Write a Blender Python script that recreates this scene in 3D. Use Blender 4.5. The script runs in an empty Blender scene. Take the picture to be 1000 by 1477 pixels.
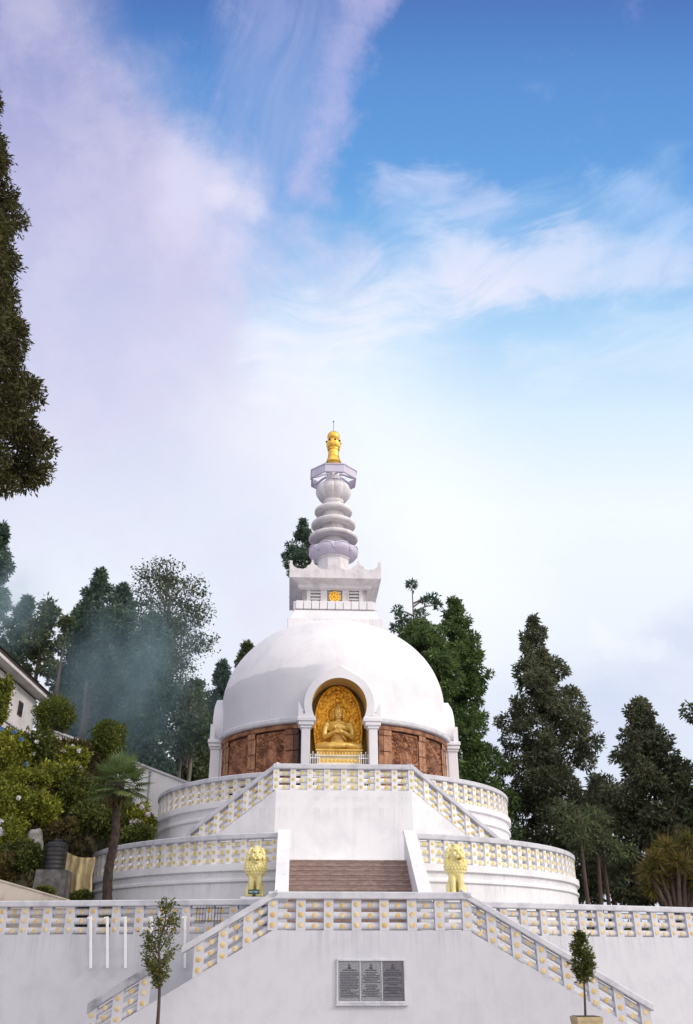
# Hillside stupa with lions, terraces and balustrades: everything is built in code.
import bpy, math, random
import numpy as np
from mathutils import Vector, Matrix, noise as mnoise

rad = math.radians
sc = bpy.context.scene
COL = sc.collection

# ------------------------------------------------------------------ survey
# camera: 1.6 above datum, pitched up 27.5 degrees; W() turns a bearing and a
# distance along the ground into a point of the real place.
PITCH, FPX, U0, V0, EYE = rad(27.5), 1250.0, 484.0, 738.5, 1.6
CP, SP = math.cos(PITCH), math.sin(PITCH)
def tan_el(v): return math.tan(PITCH - math.atan((v - V0) / FPX))
def zat(v, Y): return EYE + tan_el(v) * Y
def mpp(v, Y): return Y * (CP + tan_el(v) * SP) / FPX        # metres per survey unit there
def W(u, v, Y): return Vector(((u - U0) * mpp(v, Y), Y, zat(v, Y)))

# ------------------------------------------------------------------ objects
def tag(o, label=None, cat=None, group=None, kind=None):
    if label: o['label'] = label
    if cat: o['category'] = cat
    if group: o['group'] = group
    if kind: o['kind'] = kind
    return o

def thing(name, label, cat, loc=(0, 0, 0), rz=0.0, group=None):
    o = bpy.data.objects.new(name, None)
    o.empty_display_size = 0.3
    COL.objects.link(o)
    o.location = loc
    o.rotation_euler = (0, 0, rz)
    return tag(o, label, cat, group)

def link(name, me, parent=None, world=False):
    o = bpy.data.objects.new(name, me)
    COL.objects.link(o)
    if parent is not None:
        o.parent = parent
        if world:                                   # vertices given in world space
            o.matrix_parent_inverse = (Matrix.Translation(parent.location) @ parent.rotation_euler.to_matrix().to_4x4()).inverted()
    return o

class MB:
    """collects shapes and links them as ONE mesh object"""
    def __init__(s): s.v, s.f, s.m = [], [], []
    def add(s, vs, fs, mi=0):
        k = len(s.v)
        s.v.extend([tuple(p) for p in vs])
        for f in fs:
            s.f.append(tuple(i + k for i in f)); s.m.append(mi)
        return s
    def box(s, x0, x1, y0, y1, z0, z1, mi=0, M=None, ch=0.0):
        if x0 > x1: x0, x1 = x1, x0
        if y0 > y1: y0, y1 = y1, y0
        c = ch
        vs = []; 
        if c <= 0:
            vs = [Vector((x, y, z)) for z in (z0, z1) for y in (y0, y1) for x in (x0, x1)]
            fs = [(0, 2, 3, 1), (4, 5, 7, 6), (0, 1, 5, 4), (2, 6, 7, 3), (0, 4, 6, 2), (1, 3, 7, 5)]
        else:                                       # chamfered vertical and top edges
            ring = [(x0 + c, y0), (x1 - c, y0), (x1, y0 + c), (x1, y1 - c), (x1 - c, y1), (x0 + c, y1), (x0, y1 - c), (x0, y0 + c)]
            cx, cy = (x0 + x1) / 2, (y0 + y1) / 2
            kx, ky = 1 - 2 * c / (x1 - x0), 1 - 2 * c / (y1 - y0)
            inn = [(cx + (x - cx) * kx, cy + (y - cy) * ky) for x, y in ring]
            vs = [Vector((x, y, z0 + c)) for x, y in ring] + [Vector((x, y, z1 - c)) for x, y in ring] + [Vector((x, y, z1)) for x, y in inn] + [Vector((x, y, z0)) for x, y in inn]
            fs = [(i, (i + 1) % 8, 8 + (i + 1) % 8, 8 + i) for i in range(8)]
            fs += [(8 + i, 8 + (i + 1) % 8, 16 + (i + 1) % 8, 16 + i) for i in range(8)]
            fs += [(24 + i, 24 + (i + 1) % 8, (i + 1) % 8, i) for i in range(8)]
            fs += [tuple(range(16, 24)), tuple(range(31, 23, -1))]
        if M is not None: vs = [M @ p for p in vs]
        return s.add(vs, fs, mi)
    def prism(s, pts, y0, y1, mi=0, M=None):
        """outline (x, z) counter-clockwise seen from -y, pushed from y0 to y1"""
        n = len(pts)
        vs = [Vector((x, y0, z)) for x, z in pts] + [Vector((x, y1, z)) for x, z in pts]
        if M is not None: vs = [M @ p for p in vs]
        fs = [tuple(range(n)), tuple(range(2 * n - 1, n - 1, -1))]
        fs += [(i, i + n, (i + 1) % n + n, (i + 1) % n) for i in range(n)]
        return s.add(vs, fs, mi)
    def lathe(s, prof, n=48, mi=0, a0=0.0, a1=2 * math.pi, mod=None, M=None, c=(0, 0), caps=True):
        full = abs(a1 - a0 - 2 * math.pi) < 1e-6
        cols = n if full else n + 1
        vs = []
        for r, z in prof:
            for j in range(cols):
                a = a0 + (a1 - a0) * j / n
                q = mod(r, a, z) if mod else r
                vs.append(Vector((c[0] + q * math.sin(a), c[1] - q * math.cos(a), z)))
        if M is not None: vs = [M @ p for p in vs]
        fs = []
        for i in range(len(prof) - 1):
            for j in range(n):
                a, b = i * cols + j, i * cols + (j + 1) % cols
                fs.append((a, b, b + cols, a + cols))
        if full and caps:
            if prof[0][0] > 1e-4: fs.append(tuple(range(cols - 1, -1, -1)))
            if prof[-1][0] > 1e-4: fs.append(tuple(range((len(prof) - 1) * cols, len(prof) * cols)))
        return s.add(vs, fs, mi)
    def tube(s, pts, rs, n=8, mi=0, caps=True):
        pts = [Vector(p) for p in pts]
        vs = []
        up = Vector((0.31, 0.2, 0.93))
        for i, p in enumerate(pts):
            d = (pts[min(i + 1, len(pts) - 1)] - pts[max(i - 1, 0)]).normalized()
            if i == 0:
                x = d.cross(up)
                if x.length < 0.05: x = d.cross(Vector((1, 0, 0)))
                x.normalize()
            else:
                x = (x - d * x.dot(d)).normalized()
            y = d.cross(x)
            r = rs[i] if hasattr(rs, '__len__') else rs
            for k in range(n):
                a = 2 * math.pi * k / n
                vs.append(p + x * (r * math.cos(a)) + y * (r * math.sin(a)))
        fs = [(i * n + k, i * n + (k + 1) % n, (i + 1) * n + (k + 1) % n, (i + 1) * n + k) for i in range(len(pts) - 1) for k in range(n)]
        if caps:
            fs += [tuple(range(n - 1, -1, -1)), tuple(range((len(pts) - 1) * n, len(pts) * n))]
        return s.add(vs, fs, mi)
    def sweep(s, path, nrm, sec, mi=0):
        """section (a outward, b up) carried along the path; closed, capped"""
        m = len(sec); vs = []
        for p, nv in zip(path, nrm):
            for a, b in sec: vs.append(p + nv * a + Vector((0, 0, b)))
        fs = []
        for i in range(len(path) - 1):
            for k in range(m):
                fs.append((i * m + k, i * m + (k + 1) % m, (i + 1) * m + (k + 1) % m, (i + 1) * m + k))
        fs += [tuple(range(m - 1, -1, -1)), tuple(range((len(path) - 1) * m, len(path) * m))]
        return s.add(vs, fs, mi)
    def disc(s, c, nv, r, th, mi=0, k=12):
        nv = Vector(nv).normalized(); c = Vector(c)
        x = nv.cross(Vector((0, 0, 1)))
        if x.length < 0.1: x = nv.cross(Vector((1, 0, 0)))
        x.normalize(); y = x.cross(nv)
        vs = []
        for q, h in ((1, 0), (1, th * 0.6), (0.8, th)):
            for i in range(k):
                a = 2 * math.pi * i / k
                vs.append(c + x * (r * q * math.cos(a)) + y * (r * q * math.sin(a)) + nv * h)
        fs = [(j * k + i, j * k + (i + 1) % k, (j + 1) * k + (i + 1) % k, (j + 1) * k + i) for j in range(2) for i in range(k)]
        fs.append(tuple(range(2 * k, 3 * k)))
        return s.add(vs, fs, mi)
    def ball(s, c, r, mi=0, n=12, rings=8, sz=1.0):
        prof = [(max(r * math.sin(math.pi * i / rings), 1e-5), c[2] - r * sz * math.cos(math.pi * i / rings)) for i in range(rings + 1)]
        return s.lathe(prof, n, mi, c=(c[0], c[1]))
    def mesh(s, name, mats, smooth=None):
        me = bpy.data.meshes.new(name)
        me.from_pydata(s.v, [], s.f)
        for m in (mats if isinstance(mats, (list, tuple)) else [mats]): me.materials.append(m)
        me.polygons.foreach_set('material_index', s.m)
        if smooth is not None:
            me.polygons.foreach_set('use_smooth', [True] * len(s.f))
            me.update()
            me.set_sharp_from_angle(angle=rad(smooth))
        me.update()
        return me
    def build(s, name, mats, parent=None, smooth=None, world=False, loc=None):
        me = s.mesh(name, mats, smooth)
        import bmesh
        b = bmesh.new(); b.from_mesh(me)
        bmesh.ops.recalc_face_normals(b, faces=b.faces); b.to_mesh(me); b.free()
        o = link(name, me, parent, world)
        if loc is not None: o.location = loc
        return o

# ------------------------------------------------------------------ materials
def lin(c):
    f = lambda x: x / 12.92 if x <= 0.04045 else ((x + 0.055) / 1.055) ** 2.4
    return tuple(f(x / 255.0) for x in c) + (1.0,)

class NT:
    def __init__(s, tree): s.t = tree; s.n = tree.nodes; s.l = tree.links
    def node(s, kind, **kw):
        o = s.n.new(kind)
        for k, v in kw.items(): setattr(o, k, v)
        return o
    def put(s, sock, val):
        if hasattr(val, 'is_output') or isinstance(val, bpy.types.NodeSocket): s.l.new(val, sock)
        else: sock.default_value = val
    def m(s, op, a, b=None, c=None, clamp=False):
        o = s.node('ShaderNodeMath', operation=op); o.use_clamp = clamp
        s.put(o.inputs[0], a)
        if b is not None: s.put(o.inputs[1], b)
        if c is not None: s.put(o.inputs[2], c)
        return o.outputs[0]
    def noise(s, vec, scale, detail=4.0, rough=0.55, dist=0.0):
        o = s.node('ShaderNodeTexNoise')
        s.put(o.inputs['Vector'], vec); o.inputs['Scale'].default_value = scale
        o.inputs['Detail'].default_value = detail; o.inputs['Roughness'].default_value = rough
        o.inputs['Distortion'].default_value = dist
        return o.outputs[0]
    def ramp(s, fac, stops, interp='LINEAR'):
        o = s.node('ShaderNodeValToRGB'); cr = o.color_ramp; cr.interpolation = interp
        while len(cr.elements) < len(stops): cr.elements.new(0.5)
        for e, (p, c) in zip(cr.elements, stops):
            e.position = p; e.color = c if len(c) == 4 else tuple(c) + (1,)
        s.put(o.inputs[0], fac)
        return o.outputs[0]
    def mix(s, fac, a, b):
        o = s.node('ShaderNodeMix', data_type='RGBA')
        s.put(o.inputs[0], fac); s.put(o.inputs[6], a); s.put(o.inputs[7], b)
        return o.outputs[2]
    def smooth(s, x, lo, hi):
        o = s.node('ShaderNodeMapRange', interpolation_type='SMOOTHSTEP')
        s.put(o.inputs[0], x); o.inputs[1].default_value = lo; o.inputs[2].default_value = hi
        return o.outputs[0]
    def scaled(s, vec, sx, sy, sz):
        o = s.node('ShaderNodeMapping'); s.put(o.inputs[0], vec); o.inputs['Scale'].default_value = (sx, sy, sz)
        return o.outputs[0]

def new_mat(name):
    m = bpy.data.materials.new(name); m.use_nodes = True
    t = NT(m.node_tree)
    bsdf = m.node_tree.nodes['Principled BSDF']
    tc = t.node('ShaderNodeTexCoord')
    return m, t, bsdf, tc

def bump(t, bsdf, h, strength=0.3, dist=0.02):
    b = t.node('ShaderNodeBump'); b.inputs['Strength'].default_value = strength; b.inputs['Distance'].default_value = dist
    t.put(b.inputs['Height'], h); t.l.new(b.outputs[0], bsdf.inputs['Normal'])

def plaster(name, base, dirt, streak=0.5, rough=0.8, scale=1.0, mott=0.35, bmp=0.25, drip=None):
    """painted plaster: cloudy mottling, rain streaks running down, grime specks"""
    m, t, b, tc = new_mat(name)
    geo = t.node('ShaderNodeNewGeometry'); pos = geo.outputs['Position']
    cl = t.noise(pos, 0.9 * scale, 6, 0.6, 0.4)
    st = t.noise(t.scaled(pos, 3.2, 3.2, 0.16), 1.0, 5, 0.65, 0.3)
    sp = t.noise(pos, 14 * scale, 6, 0.7)
    lo = t.noise(pos, 0.28 * scale, 3, 0.5)
    a = t.mix(t.m('MULTIPLY', t.smooth(cl, 0.40, 0.72), mott), base, dirt)
    k = t.m('MULTIPLY', t.smooth(st, 0.52, 0.80), t.smooth(lo, 0.30, 0.65))
    c = t.mix(t.m('MULTIPLY', k, streak), a, dirt)
    d = t.mix(t.m('MULTIPLY', t.smooth(sp, 0.60, 0.78), 0.30 * mott / 0.35), c, dirt)
    if drip:                                        # runs of grime from the joint under each coping, and a splashed foot
        sp3 = t.node('ShaderNodeSeparateXYZ'); t.l.new(pos, sp3.inputs[0])
        run = t.noise(t.scaled(pos, 7.0, 7.0, 0.10), 1.0, 4, 0.7)
        for zt, ln, am in drip:
            dz = t.m('SUBTRACT', zt, sp3.outputs[2])
            lng = t.m('MULTIPLY', t.smooth(dz, ln, .02), t.m('GREATER_THAN', dz, -.01))
            d = t.mix(t.m('MULTIPLY', t.m('MULTIPLY', lng, t.smooth(run, .46, .72)), am), d, (dirt[0] * .62, dirt[1] * .60, dirt[2] * .58, 1))
    t.l.new(d, b.inputs['Base Color'])
    t.put(b.inputs['Roughness'], t.m('ADD', t.m('MULTIPLY', cl, 0.2), rough - 0.1))
    bump(t, b, t.m('ADD', t.m('MULTIPLY', sp, 0.5), cl), bmp, 0.012)
    return m

def speckled(name, c1, c2, scale=8.0, rough=0.6, metal=0.0, bmp=0.3, stretch=(1, 1, 1), detail=6, dist=0.02, coord='Object', spec=None):
    m, t, b, tc = new_mat(name)
    v = t.scaled(tc.outputs[coord], *stretch)
    n = t.noise(v, scale, detail, 0.62, 0.2)
    t.l.new(t.mix(t.smooth(n, 0.32, 0.68), c1, c2), b.inputs['Base Color'])
    b.inputs['Roughness'].default_value = rough; b.inputs['Metallic'].default_value = metal
    if spec is not None: b.inputs['Specular IOR Level'].default_value = spec
    bump(t, b, n, bmp, dist)
    return m

def foliage(name, cols, trans=0.35, nscale=0.5):
    """leaves: every leaf its own shade, and slow drifts of colour through the crown"""
    m, t, b, tc = new_mat(name)
    geo = t.node('ShaderNodeNewGeometry')
    n = t.noise(geo.outputs['Position'], nscale, 3, 0.6)
    f = t.m('ADD', t.m('MULTIPLY', geo.outputs['Random Per Island'], 0.55), t.m('MULTIPLY', t.m('SUBTRACT', n, 0.28), 1.0))
    k = len(cols)
    c = t.ramp(f, [(i / (k - 1), q) for i, q in enumerate(cols)])
    t.l.new(c, b.inputs['Base Color'])
    b.inputs['Roughness'].default_value = 0.62
    b.inputs['Specular IOR Level'].default_value = 0.25
    tr = t.node('ShaderNodeBsdfTranslucent'); t.l.new(c, tr.inputs[0])
    mx = t.node('ShaderNodeMixShader'); mx.inputs[0].default_value = trans
    out = m.node_tree.nodes['Material Output']
    t.l.new(b.outputs[0], mx.inputs[1]); t.l.new(tr.outputs[0], mx.inputs[2]); t.l.new(mx.outputs[0], out.inputs[0])
    return m

g = lambda r, gg, b: (r, gg, b, 1.0)
MAT = {}
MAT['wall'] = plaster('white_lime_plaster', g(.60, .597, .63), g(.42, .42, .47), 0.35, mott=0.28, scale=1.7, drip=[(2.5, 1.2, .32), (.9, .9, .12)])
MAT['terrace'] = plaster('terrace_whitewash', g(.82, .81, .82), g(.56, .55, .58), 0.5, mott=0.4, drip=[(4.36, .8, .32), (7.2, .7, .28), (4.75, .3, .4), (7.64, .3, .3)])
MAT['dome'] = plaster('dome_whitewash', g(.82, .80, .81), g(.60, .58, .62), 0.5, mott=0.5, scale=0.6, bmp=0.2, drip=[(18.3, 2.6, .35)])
MAT['coping'] = plaster('coping_whitewash', g(.61, .605, .635), g(.36, .36, .40), 0.55, mott=0.6, scale=2.0)
MAT['worn'] = plaster('worn_coping', g(.48, .48, .52), g(.22, .22, .25), 0.5, mott=0.9, scale=2.5)
MAT['spire'] = plaster('spire_paint', g(.74, .71, .72), g(.42, .38, .36), 0.6, mott=0.55, scale=2.0)
MAT['lavender'] = plaster('lavender_paint', g(.61, .57, .69), g(.42, .38, .47), 0.3, mott=0.4, scale=3.0)
MAT['yellow'] = speckled('yellow_paint', g(.60, .38, .11), g(.77, .63, .38), 3.1, 0.6, bmp=0.1)
MAT['yellow_pale'] = speckled('faded_yellow_paint', g(.66, .47, .09), g(.76, .66, .30), 3.1, 0.6, bmp=0.1)
MAT['gold'] = speckled('gold_leaf', g(.83, .46, .06), g(.95, .60, .12), 5, 0.36, metal=0.75, bmp=0.15)
MAT['gold_relief'] = speckled('gold_relief_leaf', g(.50, .20, .015), g(1.0, .54, .06), 9, 0.34, metal=0.75, bmp=0.9, dist=0.05)
MAT['gold_statue'] = speckled('gilded_statue', g(.62, .37, .07), g(.78, .52, .15), 3, 0.42, metal=0.35, bmp=0.08)
MAT['ochre'] = plaster('ochre_niche_paint', g(.60, .40, .13), g(.40, .25, .08), 0.4, mott=0.5)
MAT['cream'] = plaster('cream_paint', g(.80, .72, .50), g(.62, .48, .22), 0.2, mott=0.5, scale=4.0)
MAT['terracotta'] = speckled('carved_terracotta', g(.125, .044, .024), g(.40, .18, .088), 2.2, 0.7, bmp=0.5, dist=0.03)
MAT['pilaster'] = speckled('terracotta_pilaster', g(.23, .10, .054), g(.43, .215, .11), 3.0, 0.7, bmp=0.3)
MAT['darkframe'] = speckled('dark_wood_frame', g(.045, .018, .014), g(.10, .045, .032), 5.0, 0.6, stretch=(1, 1, 5))
MAT['lion'] = speckled('lion_yellow_paint', g(.80, .66, .22), g(.84, .76, .42), 4.0, 0.45, bmp=0.1)
MAT['lion_dark'] = speckled('lion_recess_dark', g(.25, .13, .02), g(.34, .19, .03), 8.0, 0.6)  # dark tone for the mouth and for painted shade in the eye sockets
MAT['needles'] = foliage('cedar_needles', [g(.026, .034, .020), g(.070, .090, .044), g(.130, .160, .070), g(.240, .240, .110)])
MAT['needles_brown'] = foliage('bronzed_cedar_needles', [g(.036, .036, .026), g(.088, .096, .056), g(.150, .170, .088), g(.280, .250, .130)])
MAT['needles_blue'] = foliage('bluish_cedar_needles', [g(.026, .044, .036), g(.064, .104, .076), g(.110, .170, .110), g(.190, .230, .135)])
MAT['needles_green'] = foliage('bright_cedar_needles', [g(.026, .044, .018), g(.070, .115, .038), g(.135, .200, .060), g(.240, .265, .095)])
MAT['needles_near'] = foliage('near_cedar_needles', [g(0.020, 0.015, 0.009), g(0.051, 0.046, 0.017), g(0.094, 0.095, 0.029), g(0.165, 0.143, 0.050)])
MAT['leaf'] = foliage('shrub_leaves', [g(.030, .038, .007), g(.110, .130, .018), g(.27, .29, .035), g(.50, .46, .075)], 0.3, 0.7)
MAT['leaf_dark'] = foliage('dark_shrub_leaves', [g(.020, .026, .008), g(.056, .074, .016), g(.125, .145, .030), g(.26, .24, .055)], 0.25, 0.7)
MAT['leaf_topiary'] = foliage('clipped_leaves', [g(.026, .038, .008), g(.068, .094, .018), g(.15, .18, .032), g(.28, .28, .06)], 0.25, 1.2)
MAT['leaf_lacy'] = foliage('broadleaf_leaves', [g(0.040, 0.060, 0.030), g(0.065, 0.090, 0.042), g(0.100, 0.125, 0.060), g(0.140, 0.150, 0.085)], 0.35, 0.7)
MAT['leaf_olive'] = foliage('sapling_leaves', [g(0.035, 0.045, 0.012), g(0.080, 0.095, 0.022), g(0.150, 0.160, 0.036), g(0.260, 0.240, 0.065)], 0.3, 2.0)
MAT['dry'] = foliage('dry_ground_cover', [g(0.050, 0.038, 0.014), g(0.085, 0.070, 0.022), g(0.130, 0.105, 0.035), g(0.160, 0.150, 0.055)], 0.2, 0.7)
MAT['palm'] = foliage('palm_blades', [g(.040, .070, .020), g(.080, .125, .036), g(.135, .185, .060), g(.23, .25, .10)], 0.25, 1.2)
MAT['yucca'] = foliage('sword_leaves', [g(0.040, 0.046, 0.014), g(0.100, 0.095, 0.026), g(0.190, 0.155, 0.040), g(0.340, 0.210, 0.055)], 0.25, 1.0)
MAT['petal_white'] = foliage('white_petals', [g(0.700, 0.700, 0.720), g(0.800, 0.800, 0.800), g(0.820, 0.820, 0.820)], 0.3, 3.0)
MAT['petal_pink'] = foliage('pale_pink_petals', [g(0.700, 0.600, 0.700), g(0.780, 0.680, 0.760), g(0.800, 0.740, 0.800)], 0.3, 3.0)
MAT['petal_blue'] = foliage('blue_petals', [g(0.100, 0.200, 0.500), g(0.160, 0.300, 0.620), g(0.300, 0.420, 0.720)], 0.3, 3.0)
MAT['bark'] = speckled('cedar_bark', g(.050, .030, .026), g(.115, .075, .060), 6.0, 0.85, bmp=0.7, stretch=(1, 1, .15), dist=0.05)
MAT['bark_pale'] = speckled('pale_bark', g(.15, .12, .105), g(.24, .20, .18), 5.0, 0.85, bmp=0.6, stretch=(1, 1, .2), dist=0.03)
MAT['palm_fibre'] = speckled('palm_fibre', g(.016, .010, .009), g(.060, .038, .028), 9.0, 0.9, bmp=1.0, stretch=(1, 1, .6), dist=0.06)
MAT['soil'] = speckled('mossy_soil', g(.040, .036, .018), g(.085, .075, .036), 0.8, 0.95, bmp=0.8, dist=0.1)
MAT['paving'] = speckled('plaza_concrete', g(.30, .29, .29), g(.42, .41, .40), 1.2, 0.85, bmp=0.2)
MAT['black'] = speckled('black_plastic', g(.012, .012, .014), g(.030, .028, .028), 3.0, 0.5)
MAT['block'] = speckled('grey_stone_block', g(.07, .065, .065), g(.16, .15, .145), 4.0, 0.9, bmp=0.8, dist=0.04)
MAT['burlap'] = speckled('burlap_cloth', g(.42, .33, .17), g(.58, .47, .26), 10.0, 0.95, bmp=0.5, stretch=(1, 1, .35))
MAT['beige'] = plaster('beige_stained_wall', g(.58, .50, .42), g(.26, .21, .17), 0.9, mott=0.6, scale=1.5)
MAT['house'] = plaster('house_wash', g(.74, .70, .68), g(.46, .42, .40), 0.4, mott=0.5)
MAT['roof'] = speckled('dark_tin_roof', g(.045, .032, .028), g(.10, .07, .06), 3.0, 0.7, stretch=(4, 1, 1))
MAT['glass'] = speckled('dark_window_glass', g(.03, .035, .045), g(.06, .07, .08), 1.0, 0.12)
MAT['pipe'] = speckled('grey_pipe', g(.28, .29, .32), g(.40, .41, .44), 3.0, 0.5)
MAT['white_metal'] = speckled('white_enamel', g(.82, .82, .84), g(.76, .76, .79), 4.0, 0.35, bmp=0.05)
MAT['iron'] = speckled('dark_iron', g(.03, .028, .03), g(.07, .06, .06), 6.0, 0.6)
MAT['granite'] = speckled('grey_granite', g(.16, .16, .175), g(.34, .34, .36), 30.0, 0.35, bmp=0.05)
MAT['granite_dark'] = speckled('dark_granite', g(.085, .085, .10), g(.19, .18, .20), 30.0, 0.35, bmp=0.05)
MAT['ink'] = speckled('engraved_letters', g(.030, .035, .05), g(.06, .06, .08), 10.0, 0.6)
MAT['nosing'] = speckled('stone_nosing', g(.25, .17, .15), g(.40, .30, .265), 5.0, 0.85, bmp=0.3)
MAT['sign'] = speckled('green_sign_paint', g(.012, .085, .080), g(.02, .11, .10), 6.0, 0.4)
MAT['sign_white'] = speckled('white_sign_paint', g(.75, .78, .76), g(.82, .82, .82), 6.0, 0.5)
MAT['pot'] = speckled('beige_pot', g(.42, .32, .17), g(.55, .43, .25), 4.0, 0.8)
MAT['stone_white'] = speckled('pale_rock', g(.16, .15, .13), g(.40, .38, .35), 3.0, 0.9, bmp=0.8, dist=0.05)

def brick_mat():
    m, t, b, tc = new_mat('brown_brick_steps')
    br = t.node('ShaderNodeTexBrick')
    mp = t.node('ShaderNodeMapping'); t.l.new(tc.outputs['Object'], mp.inputs[0]); mp.inputs['Rotation'].default_value = (rad(90), 0, 0)
    t.l.new(mp.outputs[0], br.inputs['Vector'])
    br.inputs['Color1'].default_value = g(.25, .16, .14); br.inputs['Color2'].default_value = g(.39, .275, .24)
    br.inputs['Mortar'].default_value = g(.27, .22, .20)
    br.inputs['Scale'].default_value = 1.0; br.inputs['Mortar Size'].default_value = 0.012
    br.inputs['Brick Width'].default_value = 0.24; br.inputs['Row Height'].default_value = 0.0893; br.inputs['Bias'].default_value = -0.1
    n = t.noise(tc.outputs['Object'], 6, 6, 0.65)
    n2 = t.noise(t.scaled(tc.outputs['Object'], 1, 1, 3), 1.1, 4, 0.6)
    c = t.mix(t.m('MULTIPLY', t.smooth(n, .35, .7), .5), br.outputs[0], g(.20, .14, .12))
    c = t.mix(t.m('MULTIPLY', t.smooth(n2, .50, .72), .5), c, g(.33, .26, .23))
    t.l.new(c, b.inputs['Base Color']); b.inputs['Roughness'].default_value = 0.85
    bump(t, b, t.m('ADD', br.outputs[1], n), 0.4, 0.01)
    return m
MAT['brick'] = brick_mat()

def dome_shade_patch():
    """grey shade painted into the colour of the lower left of the dome keeps its own edge"""
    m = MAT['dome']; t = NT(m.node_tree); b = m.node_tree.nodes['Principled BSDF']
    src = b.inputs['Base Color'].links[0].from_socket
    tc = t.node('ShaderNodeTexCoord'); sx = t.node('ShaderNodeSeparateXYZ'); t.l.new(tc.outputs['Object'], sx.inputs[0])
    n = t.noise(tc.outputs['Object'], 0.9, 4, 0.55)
    # edge of the painted shade runs up and over from the left rim to above the arch
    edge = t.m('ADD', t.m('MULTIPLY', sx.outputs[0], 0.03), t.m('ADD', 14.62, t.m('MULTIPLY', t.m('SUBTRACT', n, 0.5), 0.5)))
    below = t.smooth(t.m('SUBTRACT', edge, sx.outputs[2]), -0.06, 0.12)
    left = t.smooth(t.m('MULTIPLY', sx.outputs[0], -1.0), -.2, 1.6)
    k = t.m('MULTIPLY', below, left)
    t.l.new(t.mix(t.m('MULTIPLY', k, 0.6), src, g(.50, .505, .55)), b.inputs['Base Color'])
dome_shade_patch()
# ------------------------------------------------------------------ balustrades
DOT_TONE = ['yellow']
def balustrade(name, label, path, H=1.08, pw=0.28, slats=3, first=True, last=True, worn=False, curb=False, pale=False,
               ext0=0.0, ext1=0.0, group='balustrades of the stupa', missing=(), thick=0.13, cop=0.2):
    """a run of posts on the given base points, three rounded bars between each pair, a flat coping on top;
    outward is to the right of the direction of travel"""
    path = [Vector(p) for p in path]
    o0 = path[0].copy()
    P = [p - o0 for p in path]
    n = len(P)
    hd = []
    for i in range(n - 1):
        d = P[i + 1] - P[i]; hd.append(Vector((d.x, d.y, 0)).normalized())
    nr = []
    for i in range(n):
        a = hd[max(i - 1, 0)]; b = hd[min(i, n - 2)]
        d = (a + b).normalized(); k = 1.0 / max(0.6, d.dot(a))
        nr.append(Vector((d.y, -d.x, 0)) * k)
    root = thing(name, label, 'balustrade', o0, 0, group)
    yel = MAT['yellow_pale'] if pale else MAT['yellow']
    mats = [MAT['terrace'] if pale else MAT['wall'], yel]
    # coping, a little longer than the outer posts
    cp, cn = [p.copy() for p in P], list(nr)
    e0 = (P[0] - P[1]).normalized(); e1 = (P[-1] - P[-2]).normalized()
    cp[0] = cp[0] + e0 * (pw / 2 + ext0); cp[-1] = cp[-1] + e1 * (pw / 2 + ext1)
    c = MB()
    t, hc = thick + 0.055, cop
    c.sweep(cp, cn, [(t, H - hc), (t + .012, H - hc + .03), (t + .012, H - .03), (t - .02, H), (-t + .02, H), (-t - .012, H - .03), (-t - .012, H - hc + .03), (-t, H - hc)])
    c.build('coping', MAT['worn'] if worn else MAT['coping'], root)
    zt = H - hc
    if curb:
        c = MB(); c.sweep(cp, cn, [(t, -.20), (t, -.015), (t - .02, .0), (-t, .0), (-t, -.20)])
        c.build('base_curb', MAT['coping'], root)
    for i in range(n):
        if (i == 0 and not first) or (i == n - 1 and not last): continue
        j = min(i, n - 2) if i < n - 1 else n - 2
        s = P[j + 1] - P[j]; L = Vector((s.x, s.y, 0)).length; slope = s.z / L
        d = hd[j] if (i == 0 or i == n - 1) else (hd[i - 1] + hd[i]).normalized()
        if 0 < i < n - 1:
            s0 = P[i] - P[i - 1]; slope = (slope + s0.z / Vector((s0.x, s0.y, 0)).length) / 2
        nv = Vector((d.y, -d.x, 0))
        m = MB(); vs = []
        for q in (-1, 1):
            for a in (-thick, thick):
                for z in (0.002, zt - .002):
                    vs.append(P[i] + d * (q * pw / 2) + nv * a + Vector((0, 0, z + slope * q * pw / 2)))
        m.add(vs, [(0, 1, 3, 2), (4, 6, 7, 5), (0, 4, 5, 1), (2, 3, 7, 6), (0, 2, 6, 4), (1, 5, 7, 3)])
        for k in range(slats):
            z = zt * (k + 0.5) / slats
            m.disc(P[i] + nv * (thick - .001) + Vector((0, 0, z)), nv, (.078 if not pale else .070) * zt / .86, 0.014, 1, 14)
        m.build('post', mats, root, smooth=35)
    for i in range(n - 1):
        if i in missing: continue
        d = hd[i]; nv = Vector((d.y, -d.x, 0)); s = P[i + 1] - P[i]; L = Vector((s.x, s.y, 0)).length; slope = s.z / L
        m = MB(); g0, g1 = pw / 2 - .01, L - pw / 2 + .01
        hh = zt / slats
        rr = random.Random(int(1000 * (path[i].x + 3 * path[i].z)) + i)
        for k in range(slats):
            zc = hh * (k + 0.5) + rr.uniform(-.010, .010) - .022
            hv = hh * 0.5 - .033
            A = []
            N = 10
            for q in (g0, g1):
                for j in range(N):
                    a = 2 * math.pi * j / N
                    A.append(P[i] + d * q + nv * (-.015 + .080 * math.cos(a)) + Vector((0, 0, zc + slope * q + hv * math.sin(a) * (1.0 - .12 * abs(math.cos(a))))))
            m.add(A, [(j, (j + 1) % N, N + (j + 1) % N, N + j) for j in range(N)] + [tuple(range(N)), tuple(range(2 * N - 1, N - 1, -1))])
            q = L / 2
            m.disc(P[i] + d * q + nv * .062 + Vector((0, 0, zc + slope * q)), nv, (.074 if not pale else .082) * zt / .86, .012, 1, 14)
        m.build('bar_panel', mats, root, smooth=50)
    return root

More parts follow.
